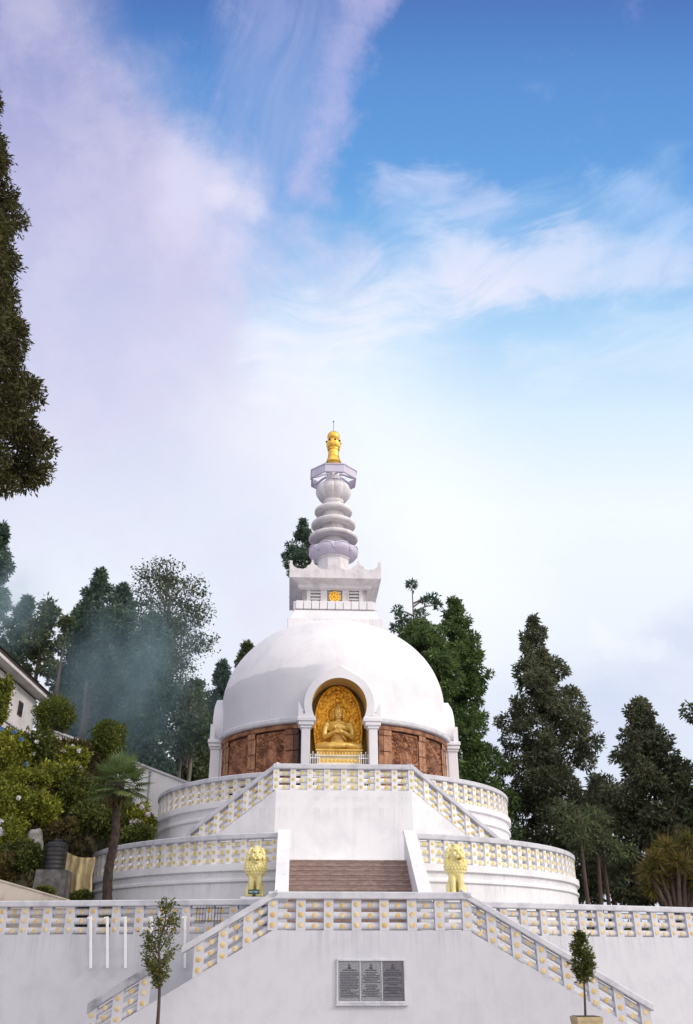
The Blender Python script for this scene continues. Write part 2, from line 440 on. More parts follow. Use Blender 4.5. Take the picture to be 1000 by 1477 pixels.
# ------------------------------------------------------------------ the stupa
SC, SA = Vector((-0.12, 47.0, 0)), rad(2.7)
SM = Matrix.Translation(SC) @ Matrix.Rotation(SA, 4, 'Z')
def L(x, s, z): return SM @ Vector((x, -s, z))            # s metres in front of the axis
def LR(r, a, z): return L(r * math.sin(a), r * math.cos(a), z)

FL1, FL2, FL3 = 2.5, 5.0, 7.9                              # forecourt, lower walk, upper walk
R1, R2 = 11.66, 8.76

stupa = thing('stupa', 'large white domed stupa with carved brown frieze and golden pinnacle', 'stupa', SC, SA)

m = MB()
m.lathe([(R1 + .12, FL1 - .6), (R1 + .12, 4.30), (R1 + .20, 4.36), (R1 + .20, 4.44), (R1 + .12, 4.50), (R1 + .14, 4.68), (R1 + .26, 4.74), (R1 + .26, 4.99), (R1 + .22, FL2), (0.01, FL2)], 160)
m.build('lower_terrace', MAT['terrace'], stupa, smooth=30)
m = MB()
m.lathe([(R2 + .10, FL2 - .05), (R2 + .10, 7.12), (R2 + .19, 7.18), (R2 + .19, 7.28), (R2 + .10, 7.33), (R2 + .12, 7.58), (R2 + .24, 7.64), (R2 + .24, 7.88), (R2 + .20, FL3), (0.01, FL3)], 140)
m.build('upper_terrace', MAT['terrace'], stupa, smooth=30)

# front landing of the upper walk with the slopes of its two stairs
LX, LS = 2.80, 10.0                                       # half width, distance out
FX, FS = 7.0, 8.15                                        # foot of each stair
m = MB()
def slab(ax, as_, az, bx, bs, bz, depth):
    """solid from the face line a-b back into the terrace, down to the lower walk"""
    vs = []
    for x, s, z in ((ax, as_, az), (bx, bs, bz)):
        vs += [Vector((x, -s, FL2 - .03)), Vector((x, -s, z)), Vector((x, -(s - depth), FL2 - .03)), Vector((x, -(s - depth), z))]
    m.add(vs, [(0, 4, 5, 1), (2, 3, 7, 6), (1, 5, 7, 3), (0, 2, 6, 4), (0, 1, 3, 2), (4, 6, 7, 5)])
fo = .15
slab(-LX, LS + fo, FL3 + .0, LX, LS + fo, FL3 + .0, 2.4)
slab(-FX, FS + fo, FL2 + .02, -LX, LS + fo, FL3, .32); slab(LX, LS + fo, FL3, FX, FS + fo, FL2 + .02, .32)
m.build('landing_wall', MAT['terrace'], stupa)
for sg in (-1, 1):
    m = MB()
    N = 16
    for k in range(N):
        t0, t1 = k / N, (k + 1) / N
        xa, xb = sg * (FX + (LX - FX) * t0), sg * (FX + (LX - FX) * t1)
        sm = FS + (LS - FS) * (t0 + t1) / 2
        m.box(xa, xb, -(sm - .15), -(sm - 1.5), FL2 + .0, FL2 + (FL3 - FL2) * t1)
    m.build('side_stair', MAT['terrace'], stupa)

# drum, ledge and dome, with the front left open for the shrine
NI, NO = 1.34, 1.70                                       # niche half widths
def in_portal(p, w):
    return p.y < -2 and abs(p.x) < w
def open_front(o, w, ztop):
    import bmesh
    b = bmesh.new(); b.from_mesh(o.data)
    kill = []
    for f in b.faces:
        c = f.calc_center_median()
        if c.y < -2 and c.z < ztop and (abs(c.x) < w if c.z < 12.4 else math.hypot(c.x, c.z - 12.4) < w): kill.append(f)
    bmesh.ops.delete(b, geom=kill, context='FACES'); b.to_mesh(o.data); b.free()
RD, ZD, BD = 6.03, 13.75, 4.78
m = MB()
prof = [(RD, 12.02 + .14 * i) for i in range(12)]
prof += [(max(RD * max(0, math.cos(t)) ** .94, .01), ZD + BD * math.sin(t)) for t in [math.pi / 2 * i / 44 for i in range(0, 45)]]
def wob(r, a, z):
    return r + .03 * mnoise.noise(Vector((3 * math.sin(a), 3 * math.cos(a), z * .5))) + .012 * mnoise.noise(Vector((9 * math.sin(a), 9 * math.cos(a), z * 1.5)))
m.lathe(prof, 260, mod=wob, caps=False)
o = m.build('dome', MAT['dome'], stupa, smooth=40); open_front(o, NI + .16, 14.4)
m = MB()
m.lathe([(5.86, FL3 - .02), (5.86, 11.62)], 220, caps=False)
o = m.build('drum', MAT['darkframe'], stupa, smooth=40); open_front(o, NI + .2, 14)
def ring_band(name, prof, mat, gap):
    m = MB(); a = math.asin(gap / prof[0][0])
    m.lathe(prof + [prof[0]], 150, a0=a, a1=2 * math.pi - a)
    return m.build(name, mat, stupa, smooth=30)
ring_band('dome_ledge', [(5.9, 11.70), (6.26, 11.74), (6.30, 11.80), (6.30, 11.93), (6.24, 11.99), (6.0, 12.04)], MAT['coping'], NO + .02)
ring_band('frieze_cornice', [(5.87, 11.48), (6.13, 11.48), (6.15, 11.58), (6.10, 11.69), (5.87, 11.69)], MAT['terracotta'], NO + .02)

# front shrine and its three sisters
def arch_pts(half_col, zc, rr, zcap, n=30, tip=0.0):
    """from the left foot up and over to the right foot"""
    pts = []
    a_end = math.asin(max(-1, min(1, (zcap - zc) / rr)))
    for i in range(n + 1):
        a = math.pi - a_end + (a_end * 2 - math.pi) * i / n       # from left springing over the top
        x, z = rr * math.cos(a), zc + rr * math.sin(a)
        k = max(0.0, 1 - abs(x) / (rr * .42)) ** 1.6
        pts.append((x, z + tip * k))
    return pts
def portal(idx):
    Rz = Matrix.Rotation(idx * math.pi / 2, 4, 'Z')
    lo = FL3
    zc, ri, ro, zcap = 12.42, 1.30, 1.66, 11.80
    f0, f1 = (-6.55 if idx == 0 else -6.34), -4.6
    inn = arch_pts(NI, zc, ri, zcap); out = arch_pts(NO, zc, ro, zcap, tip=.26)
    k = len(inn)
    fr = MB()
    vs = [Rz @ Vector((x, f0, z)) for x, z in inn] + [Rz @ Vector((x, f0, z)) for x, z in out]
    vs += [Rz @ Vector((x, f1, z)) for x, z in inn] + [Rz @ Vector((x, f1, z)) for x, z in out]
    # rounded outer shoulder
    sh = [Rz @ Vector((x * 1.0, f0 + .0, z)) for x, z in out]
    fs = []
    for i in range(k - 1):
        fs.append((i, i + 1, k + i + 1, k + i))                     # face
        fs.append((k + i, k + i + 1, 3 * k + i + 1, 3 * k + i))     # extrados
    fr.add(vs, fs)
    fs2 = [(2 * k + i, 2 * k + i + 1, i + 1, i) for i in range(k - 1)]
    fr.add(vs, fs2, 1)
    fr.add([vs[0], vs[k], vs[3 * k], vs[2 * k]], [(0, 1, 2, 3)]); fr.add([vs[k - 1], vs[2 * k - 1], vs[4 * k - 1], vs[3 * k - 1]], [(0, 1, 2, 3)])
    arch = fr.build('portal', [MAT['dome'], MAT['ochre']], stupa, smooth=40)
    for sg in (-1, 1):
        c = MB()
        c.box(sg * 1.37, sg * 1.77, f0 - .02, f0 + .48, lo, 11.30, 0, Rz, .02)
        c.box(sg * 1.33, sg * 1.82, f0 - .06, f0 + .52, lo, lo + .35, 0, Rz, .02)
        c.box(sg * 1.31, sg * 1.83, f0 - .07, f0 + .53, 11.30, 11.42, 0, Rz, .02)
        c.box(sg * 1.20, sg * 1.92, f0 - .13, f0 + .58, 11.42, 11.60, 0, Rz, .03)
        c.box(sg * 1.10, sg * 1.99, f0 - .17, f0 + .62, 11.60, 11.80, 0, Rz, .03)
        c.box(sg * 1.38, sg * 1.72, f0 + .47, f1, lo, 11.79, 0, Rz)
        c.box(sg * 1.345, sg * 1.38, f0 + .47, f1, lo, 11.79, 1, Rz)
        c.build('column', [MAT['dome'], MAT['ochre']], arch)
        h = MB()
        pts = [(1.52, 11.80), (1.93, 11.80), (1.93, 12.55), (1.86, 12.40), (1.76, 12.22), (1.70, 12.10), (1.74, 12.02), (1.67, 11.94), (1.58, 11.98)]
        if sg < 0: pts = [(-x, z) for x, z in reversed(pts)]
        h.prism(pts, f0 - .08, f0 + .16, 0, Rz)
        h.build('corner_horn', MAT['dome'], arch)
    b = MB()                                                        # back wall of the niche
    b.prism([(-1.5, lo), (1.5, lo), (1.5, 11.7)] + [(1.5 * math.cos(a), 12.42 + 1.5 * math.sin(a)) for a in [math.pi * i / 24 for i in range(25)]] + [(-1.5, 11.7)], f1 - .02, f1 + .2, 0, Rz)
    b.build('niche_back', MAT['ochre'], arch)
for idx in (0, 1, 3): portal(idx)

# carved frieze
def carved(name, a0, a1, z0, z1, seed, figure=True):
    rr = random.Random(seed)
    w = (a1 - a0) * 5.95; hgt = z1 - z0
    nx, nz = int(w / .022), int(hgt / .026)
    pts = [(rr.uniform(0, w), rr.uniform(0, hgt), rr.uniform(.6, 1.3)) for _ in range(int(w * hgt * 52))]
    P = np.array(pts)
    vs, fs = [], []
    gx, gz = np.meshgrid(np.linspace(0, w, nx + 1), np.linspace(0, hgt, nz + 1))
    wx = gx + .05 * np.sin(gz * 9 + seed) ; wz = gz + .05 * np.sin(gx * 11 + seed)
    d = np.sqrt((wx[..., None] - P[:, 0]) ** 2 + ((wz[..., None] - P[:, 1]) * .8) ** 2) / P[:, 2]
    d.sort(axis=2)
    hh = np.clip((d[..., 1] - d[..., 0]) / .10, 0, 1) ** .5 * .15
    swirl = .5 + .5 * np.sin(d[..., 0] * 60)
    hh += swirl * .012
    def blob(cx, cz, rx, rz, up):
        q = ((gx - cx) / rx) ** 2 + ((gz - cz) / rz) ** 2
        return np.sqrt(np.clip(1 - q, 0, 1)) * up
    if figure:
        n = max(1, int(w / 1.0))
        for k in range(n):
            cx = w * (k + .5) / n; s = hgt / 2.7
            f = np.maximum.reduce([blob(cx, .78 * hgt, .17 * s, .22 * s, .13), blob(cx, .52 * hgt, .32 * s, .5 * s, .12), blob(cx, .24 * hgt, .5 * s, .2 * s, .12),
                                   blob(cx - .33 * s, .5 * hgt, .1 * s, .4 * s, .10), blob(cx + .33 * s, .5 * hgt, .1 * s, .4 * s, .10)])
            hh = np.where(f > 0.02, f * 1.5 + hh * .2, hh)
    edge = np.minimum.reduce([gx, w - gx, gz, hgt - gz])
    hh = np.where(edge < .05, .13, hh)
    for i in range(nz + 1):
        for j in range(nx + 1):
            a = a0 + gx[i, j] / 5.95
            r = 5.88 + hh[i, j]
            vs.append((r * math.sin(a), -r * math.cos(a), z0 + gz[i, j]))
    fs = [(i * (nx + 1) + j, i * (nx + 1) + j + 1, (i + 1) * (nx + 1) + j + 1, (i + 1) * (nx + 1) + j) for i in range(nz) for j in range(nx)]
    m = MB(); m.add(vs, fs)
    m.build(name, MAT['terracotta'], stupa, smooth=60)
def pil(a0, a1, z0=8.75, z1=11.47, mat='pilaster'):
    m = MB()
    n = 4
    for (h0, h1, r) in ((z0, z0 + .28, 6.10), (z0 + .28, z0 + 1.0, 6.05), (z0 + 1.02, z0 + 1.7, 6.05), (z0 + 1.72, z1 - .26, 6.05), (z1 - .26, z1, 6.10)):
        m.lathe([(5.87, h0), (r, h0 + .01), (r, h1 - .01), (5.87, h1)], n, a0=a0, a1=a1)
    m.build('frieze_pilaster', MAT[mat], stupa, smooth=30)
for sg in (-1, 1):
    D = lambda a, b: (sg * rad(a), sg * rad(b)) if sg > 0 else (sg * rad(b), sg * rad(a))
    pil(*D(18.2, 20.6), mat='darkframe' if sg < 0 else 'terracotta')  # left pilasters darker here and below: shade put into their colour
    pil(*D(20.8, 24.6), mat='pilaster' if sg > 0 else 'terracotta')
    carved('frieze_panel', *D(24.8, 40.6), 8.95, 11.40, 11 + sg)
    pil(*D(40.8, 43.2)); pil(*D(43.4, 45.6))
    carved('frieze_panel', *D(45.8, 62.0), 8.95, 11.40, 31 + sg)
    pil(*D(62.2, 65.0)); pil(*D(65.4, 68.2))
    carved('frieze_panel', *D(68.4, 73.5), 8.95, 11.40, 51 + sg, False)
    m = MB()
    a0, a1 = D(18, 74)
    m.lathe([(5.87, 8.1), (6.18, 8.1), (6.18, 8.42), (6.10, 8.48), (6.16, 8.70), (5.87, 8.74)], 40, a0=a0, a1=a1)
    for k in range(26):
        q = a0 + (a1 - a0) * (k + .5) / 26
        m.lathe([(6.17, 8.18), (6.23, 8.20), (6.23, 8.34), (6.17, 8.36)], 1, a0=q - .012, a1=q + .012)
    m.build('frieze_plinth', MAT['pilaster'], stupa, smooth=30)

# harmika: the square block on the dome
m = MB()
m.box(-2.60, 2.60, -2.60, 2.60, 17.3, 18.22, ch=.03)
m.build('harmika_plinth', MAT['dome'], stupa)
m = MB()
n4 = lambda h: [(h, h), (-h, h), (-h, -h), (h, -h)]
def frust(mb, h0, z0, h1, z1, mi=0):
    vs = [Vector((x, y, z0)) for x, y in n4(h0)] + [Vector((x, y, z1)) for x, y in n4(h1)]
    mb.add(vs, [(0, 1, 5, 4), (1, 2, 6, 5), (2, 3, 7, 6), (3, 0, 4, 7), (3, 2, 1, 0), (4, 5, 6, 7)], mi)
frust(m, 2.44, 18.22, 2.24, 18.80)
for q in range(4):
    Rz = Matrix.Rotation(q * math.pi / 2, 4, 'Z')
    for k in range(10):
        x = -2.18 + 4.36 * (k + .5) / 10
        m.box(x - .203, x + .203, -2.30, -2.0, 18.82 + .04, 19.34, 0, Rz, .02)
m.box(-2.12, 2.12, -2.12, 2.12, 18.79, 19.36)
m.build('harmika_dentils', MAT['dome'], stupa)
m = MB()
m.box(-1.62, 1.62, -1.62, 1.62, 19.35, 20.18)
for q in range(4):
    Rz = Matrix.Rotation(q * math.pi / 2, 4, 'Z')
    for x0, x1 in ((-1.82, -1.36), (-.80, -.42), (.42, .80), (1.36, 1.82)):
        m.box(x0, x1, -1.82, -1.55, 19.36, 20.18, 0, Rz, .01)
    for x in (-1.08, 0, 1.08):
        for k in range(4):
            z = 19.40 + .2 * k
            m.add([Rz @ Vector(p) for p in ((x - .36, -1.78, z), (x + .36, -1.78, z), (x + .36, -1.78, z + .10), (x - .36, -1.78, z + .10), (x - .36, -1.60, z + .08), (x + .36, -1.60, z + .08), (x + .36, -1.60, z + .17), (x - .36, -1.60, z + .17))],
                  [(0, 1, 2, 3), (5, 4, 7, 6), (3, 2, 6, 7), (0, 4, 5, 1), (0, 3, 7, 4), (1, 5, 6, 2)])
m.build('harmika_body', MAT['spire'], stupa)
m = MB()
m.disc((0, -1.79, 19.77), (0, -1, 0), .34, .05, 0, 28)
for k in range(8):
    a = k * math.pi / 4
    m.ball((.20 * math.cos(a), -1.84, 19.77 + .20 * math.sin(a)), .055, 0, 8, 6)
m.ball((0, -1.84, 19.77), .09, 0, 10, 6)
mm = MB(); ring = [(.30 * math.cos(2 * math.pi * i / 32), -1.84, 19.77 + .30 * math.sin(2 * math.pi * i / 32)) for i in range(33)]
m.tube(ring, .035, 6)
m.build('gold_roundel', MAT['gold'], stupa, smooth=40)
m = MB()
frust(m, 1.86, 20.16, 2.02, 20.22); frust(m, 2.04, 20.22, 2.08, 20.42); frust(m, 2.12, 20.42, 2.48, 20.60)
frust(m, 2.56, 20.60, 2.56, 21.02)
m.build('harmika_cornice', MAT['spire'], stupa)
for q in range(4):
    Rz = Matrix.Rotation(q * math.pi / 2, 4, 'Z')
    pts = [(-2.56, 21.0), (2.56, 21.0), (2.56, 21.62), (2.44, 21.50), (2.34, 21.30), (2.16, 21.16), (1.80, 21.12)]
    def flame(cx, h, w): return [(cx + w, 21.12), (cx + w * .66, 21.20), (cx + w * .52, 21.34), (cx + w * .24, 21.40), (cx, 21.12 + h), (cx - w * .24, 21.40), (cx - w * .52, 21.34), (cx - w * .66, 21.20), (cx - w, 21.12)]
    pts += flame(1.28, .60, .52) + flame(0, .64, .54) + flame(-1.28, .60, .52)
    pts += [(-1.80, 21.12), (-2.16, 21.16), (-2.34, 21.30), (-2.44, 21.50), (-2.56, 21.62)]
    m = MB(); m.prism(pts, -2.555 - .002 * q, -2.40, 0, Rz)
    m.build('crown_crest', MAT['spire'], stupa)

# spire
ZA = lambda v: zat(v, 47.0)
KA = lambda v: mpp(v, 47.0)
def oct_(n, ph=0.0):
    def f(r, a, z):
        q = (a + ph) % (2 * math.pi / n) - math.pi / n
        return r * math.cos(math.pi / n) / math.cos(q)
    return f
m = MB()
z0, z1 = 20.9, ZA(805)
m.lathe([(.95, z0), (.95, z1 - .25), (1.02, z1 - .24), (1.02, z1 + .1)], 64, mod=oct_(8, math.pi / 8))
m.build('spire_neck', MAT['spire'], stupa, smooth=30)
zb = [ZA(807.5), ZA(799), ZA(786)]
def petal(r, a, z):
    u = (a * 8 / (2 * math.pi)) % 1.0
    k = abs(math.sin(math.pi * u))
    t = (z - zb[0]) / (zb[2] - zb[0])
    return r * (1 + .085 * (k ** .5 - .6) * min(1, t * 3 + .3))
m = MB()
m.lathe([(.80, zb[0]), (1.10, zb[0] + .02), (1.30, zb[0] + .12), (1.40, zb[0] + .26), (1.44, zb[0] + .40), (1.42, zb[0] + .52), (1.37, zb[0] + .60), (1.30, zb[0] + .61), (1.2, zb[0] + .50), (.7, zb[0] + .48)], 128, mod=petal)
for k in range(8):                                                 # curled petal rims
    a = (k + .5) * math.pi / 4
    pts = []
    for i in range(13):
        t = -1 + 2 * i / 12
        aa = a + t * .37
        rr = 1.46 - .06 * abs(t) ** 3
        zz = zb[0] + .60 - .40 * abs(t) ** 3.0
        pts.append((rr * math.sin(aa), -rr * math.cos(aa), zz))
    m.tube(pts, .045, 6)
m.build('lotus_bowl', MAT['lavender'], stupa, smooth=50)
for v, w in ((778.5, 35.5), (759, 32), (739.5, 27.2)):
    r = w * KA(v); z = ZA(v)
    m = MB()
    m.lathe([(r * .55, z - .05), (r * .88, z - .10), (r * .96, z - .105), (r, z - .04), (r, z + .05), (r * .97, z + .13), (r * .90, z + .18), (r * .76, z + .23), (r * .5, z + .25)], 72)
    m.build('spire_ring', MAT['spire'], stupa, smooth=50)
m = MB(); m.lathe([(.74, ZA(795)), (.62, ZA(722))], 40); m.build('spire_shaft', MAT['spire'], stupa, smooth=50)
zc = ZA(710.5); rv = 25.5 * KA(711)
def flute(r, a, z):
    u = (a * 10 / (2 * math.pi)) % 1.0
    return r * (1 - .09 * (1 - abs(math.sin(math.pi * u)) ** .6))
m = MB()
prof = [(rv * .62, zc - .86)] + [(rv * max(.3, math.cos(t)) ** .8, zc + .72 * math.sin(t)) for t in [rad(a) for a in range(-65, 76, 10)]] + [(rv * .36, zc + .80)]
m.lathe(prof, 160, mod=flute)
m.build('fluted_vase', MAT['spire'], stupa, smooth=60)
m = MB()
zn = zc + .72
m.lathe([(.62, zn - .05), (.50, zn + .1), (.40, zn + .4), (.40, zn + .62), (.46, zn + .75), (.56, zn + .86), (.56, zn + 1.05), (.2, zn + 1.06)], 40)
m.build('spire_collar', MAT['spire'], stupa, smooth=50)
zc2 = ZA(690.5); ro = 1.50
m = MB()
of = oct_(8, math.pi / 8)
m.lathe([(ro - .10, zc2 - .28), (ro, zc2 - .28), (ro, zc2 + .22), (ro + .05, zc2 + .23), (ro + .05, zc2 + .29), (ro - .10, zc2 + .29), (ro - .10, zc2 - .28)], 8, a0=math.pi / 8, a1=2 * math.pi + math.pi / 8, caps=False)
for k in range(4):                                                  # bowed spokes to the hub
    a = math.pi / 4 * 2 * k + math.pi / 8 + math.pi / 4 * 0
    for sg in (1,):
        pts = []
        for i in range(9):
            t = i / 8
            r = .42 + (ro - .5) * t
            pts.append((r * math.sin(a), -r * math.cos(a), zc2 + .20 - .42 * math.sin(math.pi * t * .5) ** 2))
        m.tube(pts, .07, 8)
for k in range(4):
    a = math.pi / 2 * k + math.pi / 8 + math.pi / 4
    pts = [((.42 + (ro - .5) * t) * math.sin(a), -(.42 + (ro - .5) * t) * math.cos(a), zc2 + .20 - .42 * math.sin(math.pi * t * .5) ** 2) for t in [i / 8 for i in range(9)]]
    m.tube(pts, .07, 8)
m.build('spire_canopy', MAT['lavender'], stupa, smooth=30)
zf = zn + 1.0
m = MB()
zg = ZA(668)
m.lathe([(.36, zf), (.42, zg - .06), (.50, zg), (.46, zg + .10), (.40, zg + .30), (.34, zg + .44), (.36, zg + .46)], 36)
zj = ZA(650)
m.lathe([(.30, zj - .05), (.38, zj), (.38, zj + .07), (.33, zj + .09), (.33, zj + .13), (.39, zj + .15), (.39, zj + .21), (.32, zj + .24)], 36)
m.lathe([(.36, zg + .42), (.33, zj)], 36)
zk = ZA(642.5)
m.lathe([(.30, zk - .34), (.40, zk - .24), (.47, zk - .04), (.47, zk + .12), (.42, zk + .28), (.36, zk + .36), (.26, zk + .40)], 48, mod=lambda r, a, z: r * (1 - .05 * (1 - abs(math.sin(a * 4)) ** .5)))
for k in range(8):
    a = math.pi / 4 * k + .2
    m.ball((.45 * math.sin(a), -.45 * math.cos(a), zk + .20), .075, 1, 10, 6)
zl = ZA(630.5)
m.lathe([(.24, zk + .36), (.22, zl - .30)], 24)
m.lathe([(max(.405 * math.cos(t), .01), zl + .40 * math.sin(t)) for t in [rad(a) for a in range(-90, 91, 10)]], 36)
m.build('finial', [MAT['gold'], MAT['darkframe']], stupa, smooth=50)
m = MB()
m.tube([(0, 0, zl + .38), (0, 0, ZA(609))], .014, 6); m.ball((0, 0, ZA(608)), .05, 0, 8, 6)
m.build('lightning_rod', MAT['iron'], stupa)
# pieces that belong to a larger part of the stupa
def under(part, *kinds):
    top = next(o for o in stupa.children if o.name.split('.')[0] == part)
    for o in list(stupa.children):
        if o.name.split('.')[0] in kinds: o.parent = top
under('drum', 'frieze_panel', 'frieze_pilaster', 'frieze_plinth', 'frieze_cornice')
under('harmika_body', 'harmika_plinth', 'harmika_dentils', 'harmika_cornice', 'crown_crest', 'gold_roundel')
under('spire_shaft', 'spire_neck', 'lotus_bowl', 'spire_ring', 'fluted_vase', 'spire_collar', 'spire_canopy', 'finial', 'lightning_rod')
for o in stupa.children:
    if o.name == 'harmika_body': o.name = 'harmika'
    if o.name == 'spire_shaft': o.name = 'spire'

# ------------------------------------------------------------------ balustrades of the two ring walks
def arc(R, a0, a1, z, bay):
    n = max(1, round(abs(a1 - a0) * R / bay))
    return [LR(R, a0 + (a1 - a0) * i / n, z) for i in range(n + 1)]
SW = 2.20                                                            # half width of the brick stair
balustrade('balustrade', 'curved balustrade of the lower walk, on the palm tree side of the brick steps', arc(R1, rad(-112), -math.asin((SW + .52) / R1), FL2, .62), H=1.08, pw=.22, pale=True, ext1=.1)
balustrade('balustrade', 'curved balustrade of the lower walk, on the side of the open-mouthed lion', arc(R1, math.asin((SW + .52) / R1), rad(112), FL2, .62), H=1.08, pw=.22, pale=True, ext0=.1)
balustrade('balustrade', 'curved balustrade of the upper walk, below the dark half of the brown frieze', arc(R2, rad(-110), rad(-19), FL3, .62), H=1.06, pw=.22, pale=True)
balustrade('balustrade', 'curved balustrade of the upper walk, below the bright orange half of the frieze', arc(R2, rad(19), rad(110), FL3, .62), H=1.06, pw=.22, pale=True)
nb = 8
balustrade('balustrade', 'straight balustrade directly below the golden seated statue', [L(-LX + 2 * LX * i / nb, LS, FL3) for i in range(nb + 1)], H=1.05, pw=.24, pale=True)
ns = 7
def lerp(a, b, t): return tuple(a[i] + (b[i] - a[i]) * t for i in range(3))
A, B = (-FX, FS, FL2), (-LX, LS, FL3)
balustrade('balustrade', 'sloping balustrade falling from the statue landing towards the palm tree', [L(*lerp(A, B, i / ns)) for i in range(ns + 1)], H=1.05, pw=.22, pale=True, last=False)
A, B = (LX, LS, FL3), (FX, FS, FL2)
balustrade('balustrade', 'sloping balustrade falling from the statue landing towards the tall conifer', [L(*lerp(A, B, i / ns)) for i in range(ns + 1)], H=1.05, pw=.22, pale=True, first=False)

# ------------------------------------------------------------------ brick steps between white cheek walls
steps = thing('staircase', 'brown brick staircase between two white sloping side walls', 'stairs', L(0, 15.3, FL1), SA)
m = MB(); N = 14; rise = (FL2 - FL1) / N; run = .225
for k in range(N):
    m.box(-SW, SW, k * run, (N * run) + .5, k * rise + (.0 if k else -.1), (k + 1) * rise)
m.build('brick_flight', MAT['brick'], steps)
m = MB()
for k in range(N): m.box(-SW, SW, k * run - .014, (k + 1) * run - .005, (k + 1) * rise - .04, (k + 1) * rise + .012)
m.build('step_nosing', MAT['nosing'], steps)
for sg in (-1, 1):
    m = MB()
    x0, x1 = (SW, SW + .40) if sg > 0 else (-SW - .40, -SW)
    pts = [(-.35, -.05), (-.35, .95), (3.30, 3.50), (3.62, 3.52), (3.62, -.05)]
    vs = [Vector((x0, y, z)) for y, z in pts] + [Vector((x1, y, z)) for y, z in pts]
    n = len(pts)
    m.add(vs, [tuple(range(n)), tuple(range(2 * n - 1, n - 1, -1))] + [(i, (i + 1) % n, n + (i + 1) % n, n + i) for i in range(n)])
    m.build('side_wall', MAT['terrace'], steps)
    m = MB()
    pts = [(-.40, .95), (-.40, 1.07), (3.28, 3.62), (3.66, 3.64), (3.66, 3.52), (3.30, 3.50)]
    x0, x1 = x0 - .03, x1 + .03
    vs = [Vector((x0, y, z)) for y, z in pts] + [Vector((x1, y, z)) for y, z in pts]
    n = len(pts)
    m.add(vs, [(0, 1, 2, 5), (2, 3, 4, 5), (n + 5, n + 2, n + 1, n), (n + 5, n + 4, n + 3, n + 2)] + [(i, n + i, n + (i + 1) % n, (i + 1) % n) for i in range(n)])
    m.build('side_coping', MAT['terrace'], steps)
# ------------------------------------------------------------------ front landing, wings
GZ = -0.45                                                 # plaza
FA = rad(2.6)
FO = Vector((1.09, 30.0, 0))
FM = Matrix.Translation(FO) @ Matrix.Rotation(FA, 4, 'Z')
def Fp(x, y, z): return FM @ Vector((x, y, z))
HW = 3.05                                                  # half width of the landing
XR, XL = 8.30, -8.45
RAILH = 1.10
land = thing('landing_wall', 'broad white front wall carrying the inscribed plaque, stairs rising on both sides', 'wall', FO, FA)
m = MB()
pts = [(XL, GZ - .2), (XR + .3, GZ - .2), (XR + .3, GZ - .05), (HW, FL1), (-HW, FL1), (XL, GZ - .05)]
m.prism(pts, -.13, .22)
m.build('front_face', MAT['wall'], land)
m = MB()
m.box(-HW, HW, .22, 3.2, GZ, FL1 - .02)
m.build('landing_floor', MAT['paving'], land)
for sg in (-1, 1):
    m = MB(); N = 17
    xf = XR if sg > 0 else -XL
    for k in range(N):
        a, b = sg * (HW + (xf - HW) * (k) / N), sg * (HW + (xf - HW) * (k + 1) / N)
        m.box(a, b, .22, 2.2, GZ - .1, FL1 - .02 - (FL1 - GZ) * (k + 1) / N * .995)
    m.build('stair_flight', MAT['paving'], land)

n = 7
G = 'balustrades of the front stairs'
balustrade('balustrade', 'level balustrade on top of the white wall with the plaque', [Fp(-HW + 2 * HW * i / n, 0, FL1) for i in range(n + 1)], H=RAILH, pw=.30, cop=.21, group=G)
n = 7
balustrade('balustrade', 'long sloping balustrade passing behind the potted topiary', [Fp(*lerp((HW, 0, FL1), (XR, 0, GZ), i / n)) for i in range(n + 1)], H=RAILH, pw=.30, cop=.21, first=False, ext1=.12, group=G)
A, B = (XL + .15, 0, GZ), (-HW, 0, FL1)
K = 7
pl = [Fp(*lerp(A, B, i / K)) for i in range(K + 1)]
balustrade('balustrade', 'short sloping balustrade below the yellow lion with the green sign', [Fp(*lerp(A, B, 4.05 / K))] + pl[5:], H=RAILH, pw=.30, cop=.21, last=False, group=G, ext0=.45, missing=())
brk = [Fp(*lerp(A, B, (0.0 + .98 * i) / K)) + Vector((0, 0, [0, .03][min(i, 1)])) for i in range(3)]
balustrade('balustrade', 'broken grey stump of balustrade beside the slim sapling trunk', brk, H=RAILH - .02, pw=.30, cop=.26, worn=True, ext1=.16, group=G)

WINGS = []
def wing(name, label, p0, p1, bay, blabel, miss=()):
    p0, p1 = Vector((p0[0], p0[1], 0)), Vector((p1[0], p1[1], 0))
    d = p1 - p0; n = round(d.length / bay)
    WINGS.append((p0.copy(), p1.copy()))
    root = thing(name, label, 'wall', p0, math.atan2(d.y, d.x), None)
    m = MB(); Ln = d.length
    m.box(-.1, Ln + .1, -.15, .35, GZ - .2, FL1)
    m.build('wall_face', MAT['wall'], root)
    balustrade('balustrade', blabel, [p0 + d * (i / n) + Vector((0, 0, FL1)) for i in range(n + 1)], H=RAILH, pw=.30, cop=.20, group='balustrades of the forecourt wall')
    return root
def on(u, v, h=FL1 + RAILH - EYE):
    Y = h / tan_el(v); return W(u, v, Y)
a, b = on(405, 1296.6), on(0, 1300.0)
d = (b - a); far = a + d * 1.55
lw = wing('forecourt_wall', 'white retaining wall behind the leafy sapling and the white posts', (far.x, far.y), (a.x + .9, a.y - .12), .86, 'long level balustrade behind the sapling and the row of white posts')
a, b = on(672, 1299.8), on(1000, 1309.2)
d = (b - a); far = a + d * 1.45
wing('forecourt_wall', 'white retaining wall behind the potted topiary and its sloping balustrade', (a.x - .2, a.y), (far.x, far.y), .88, 'long level balustrade in front of the dark conifers')

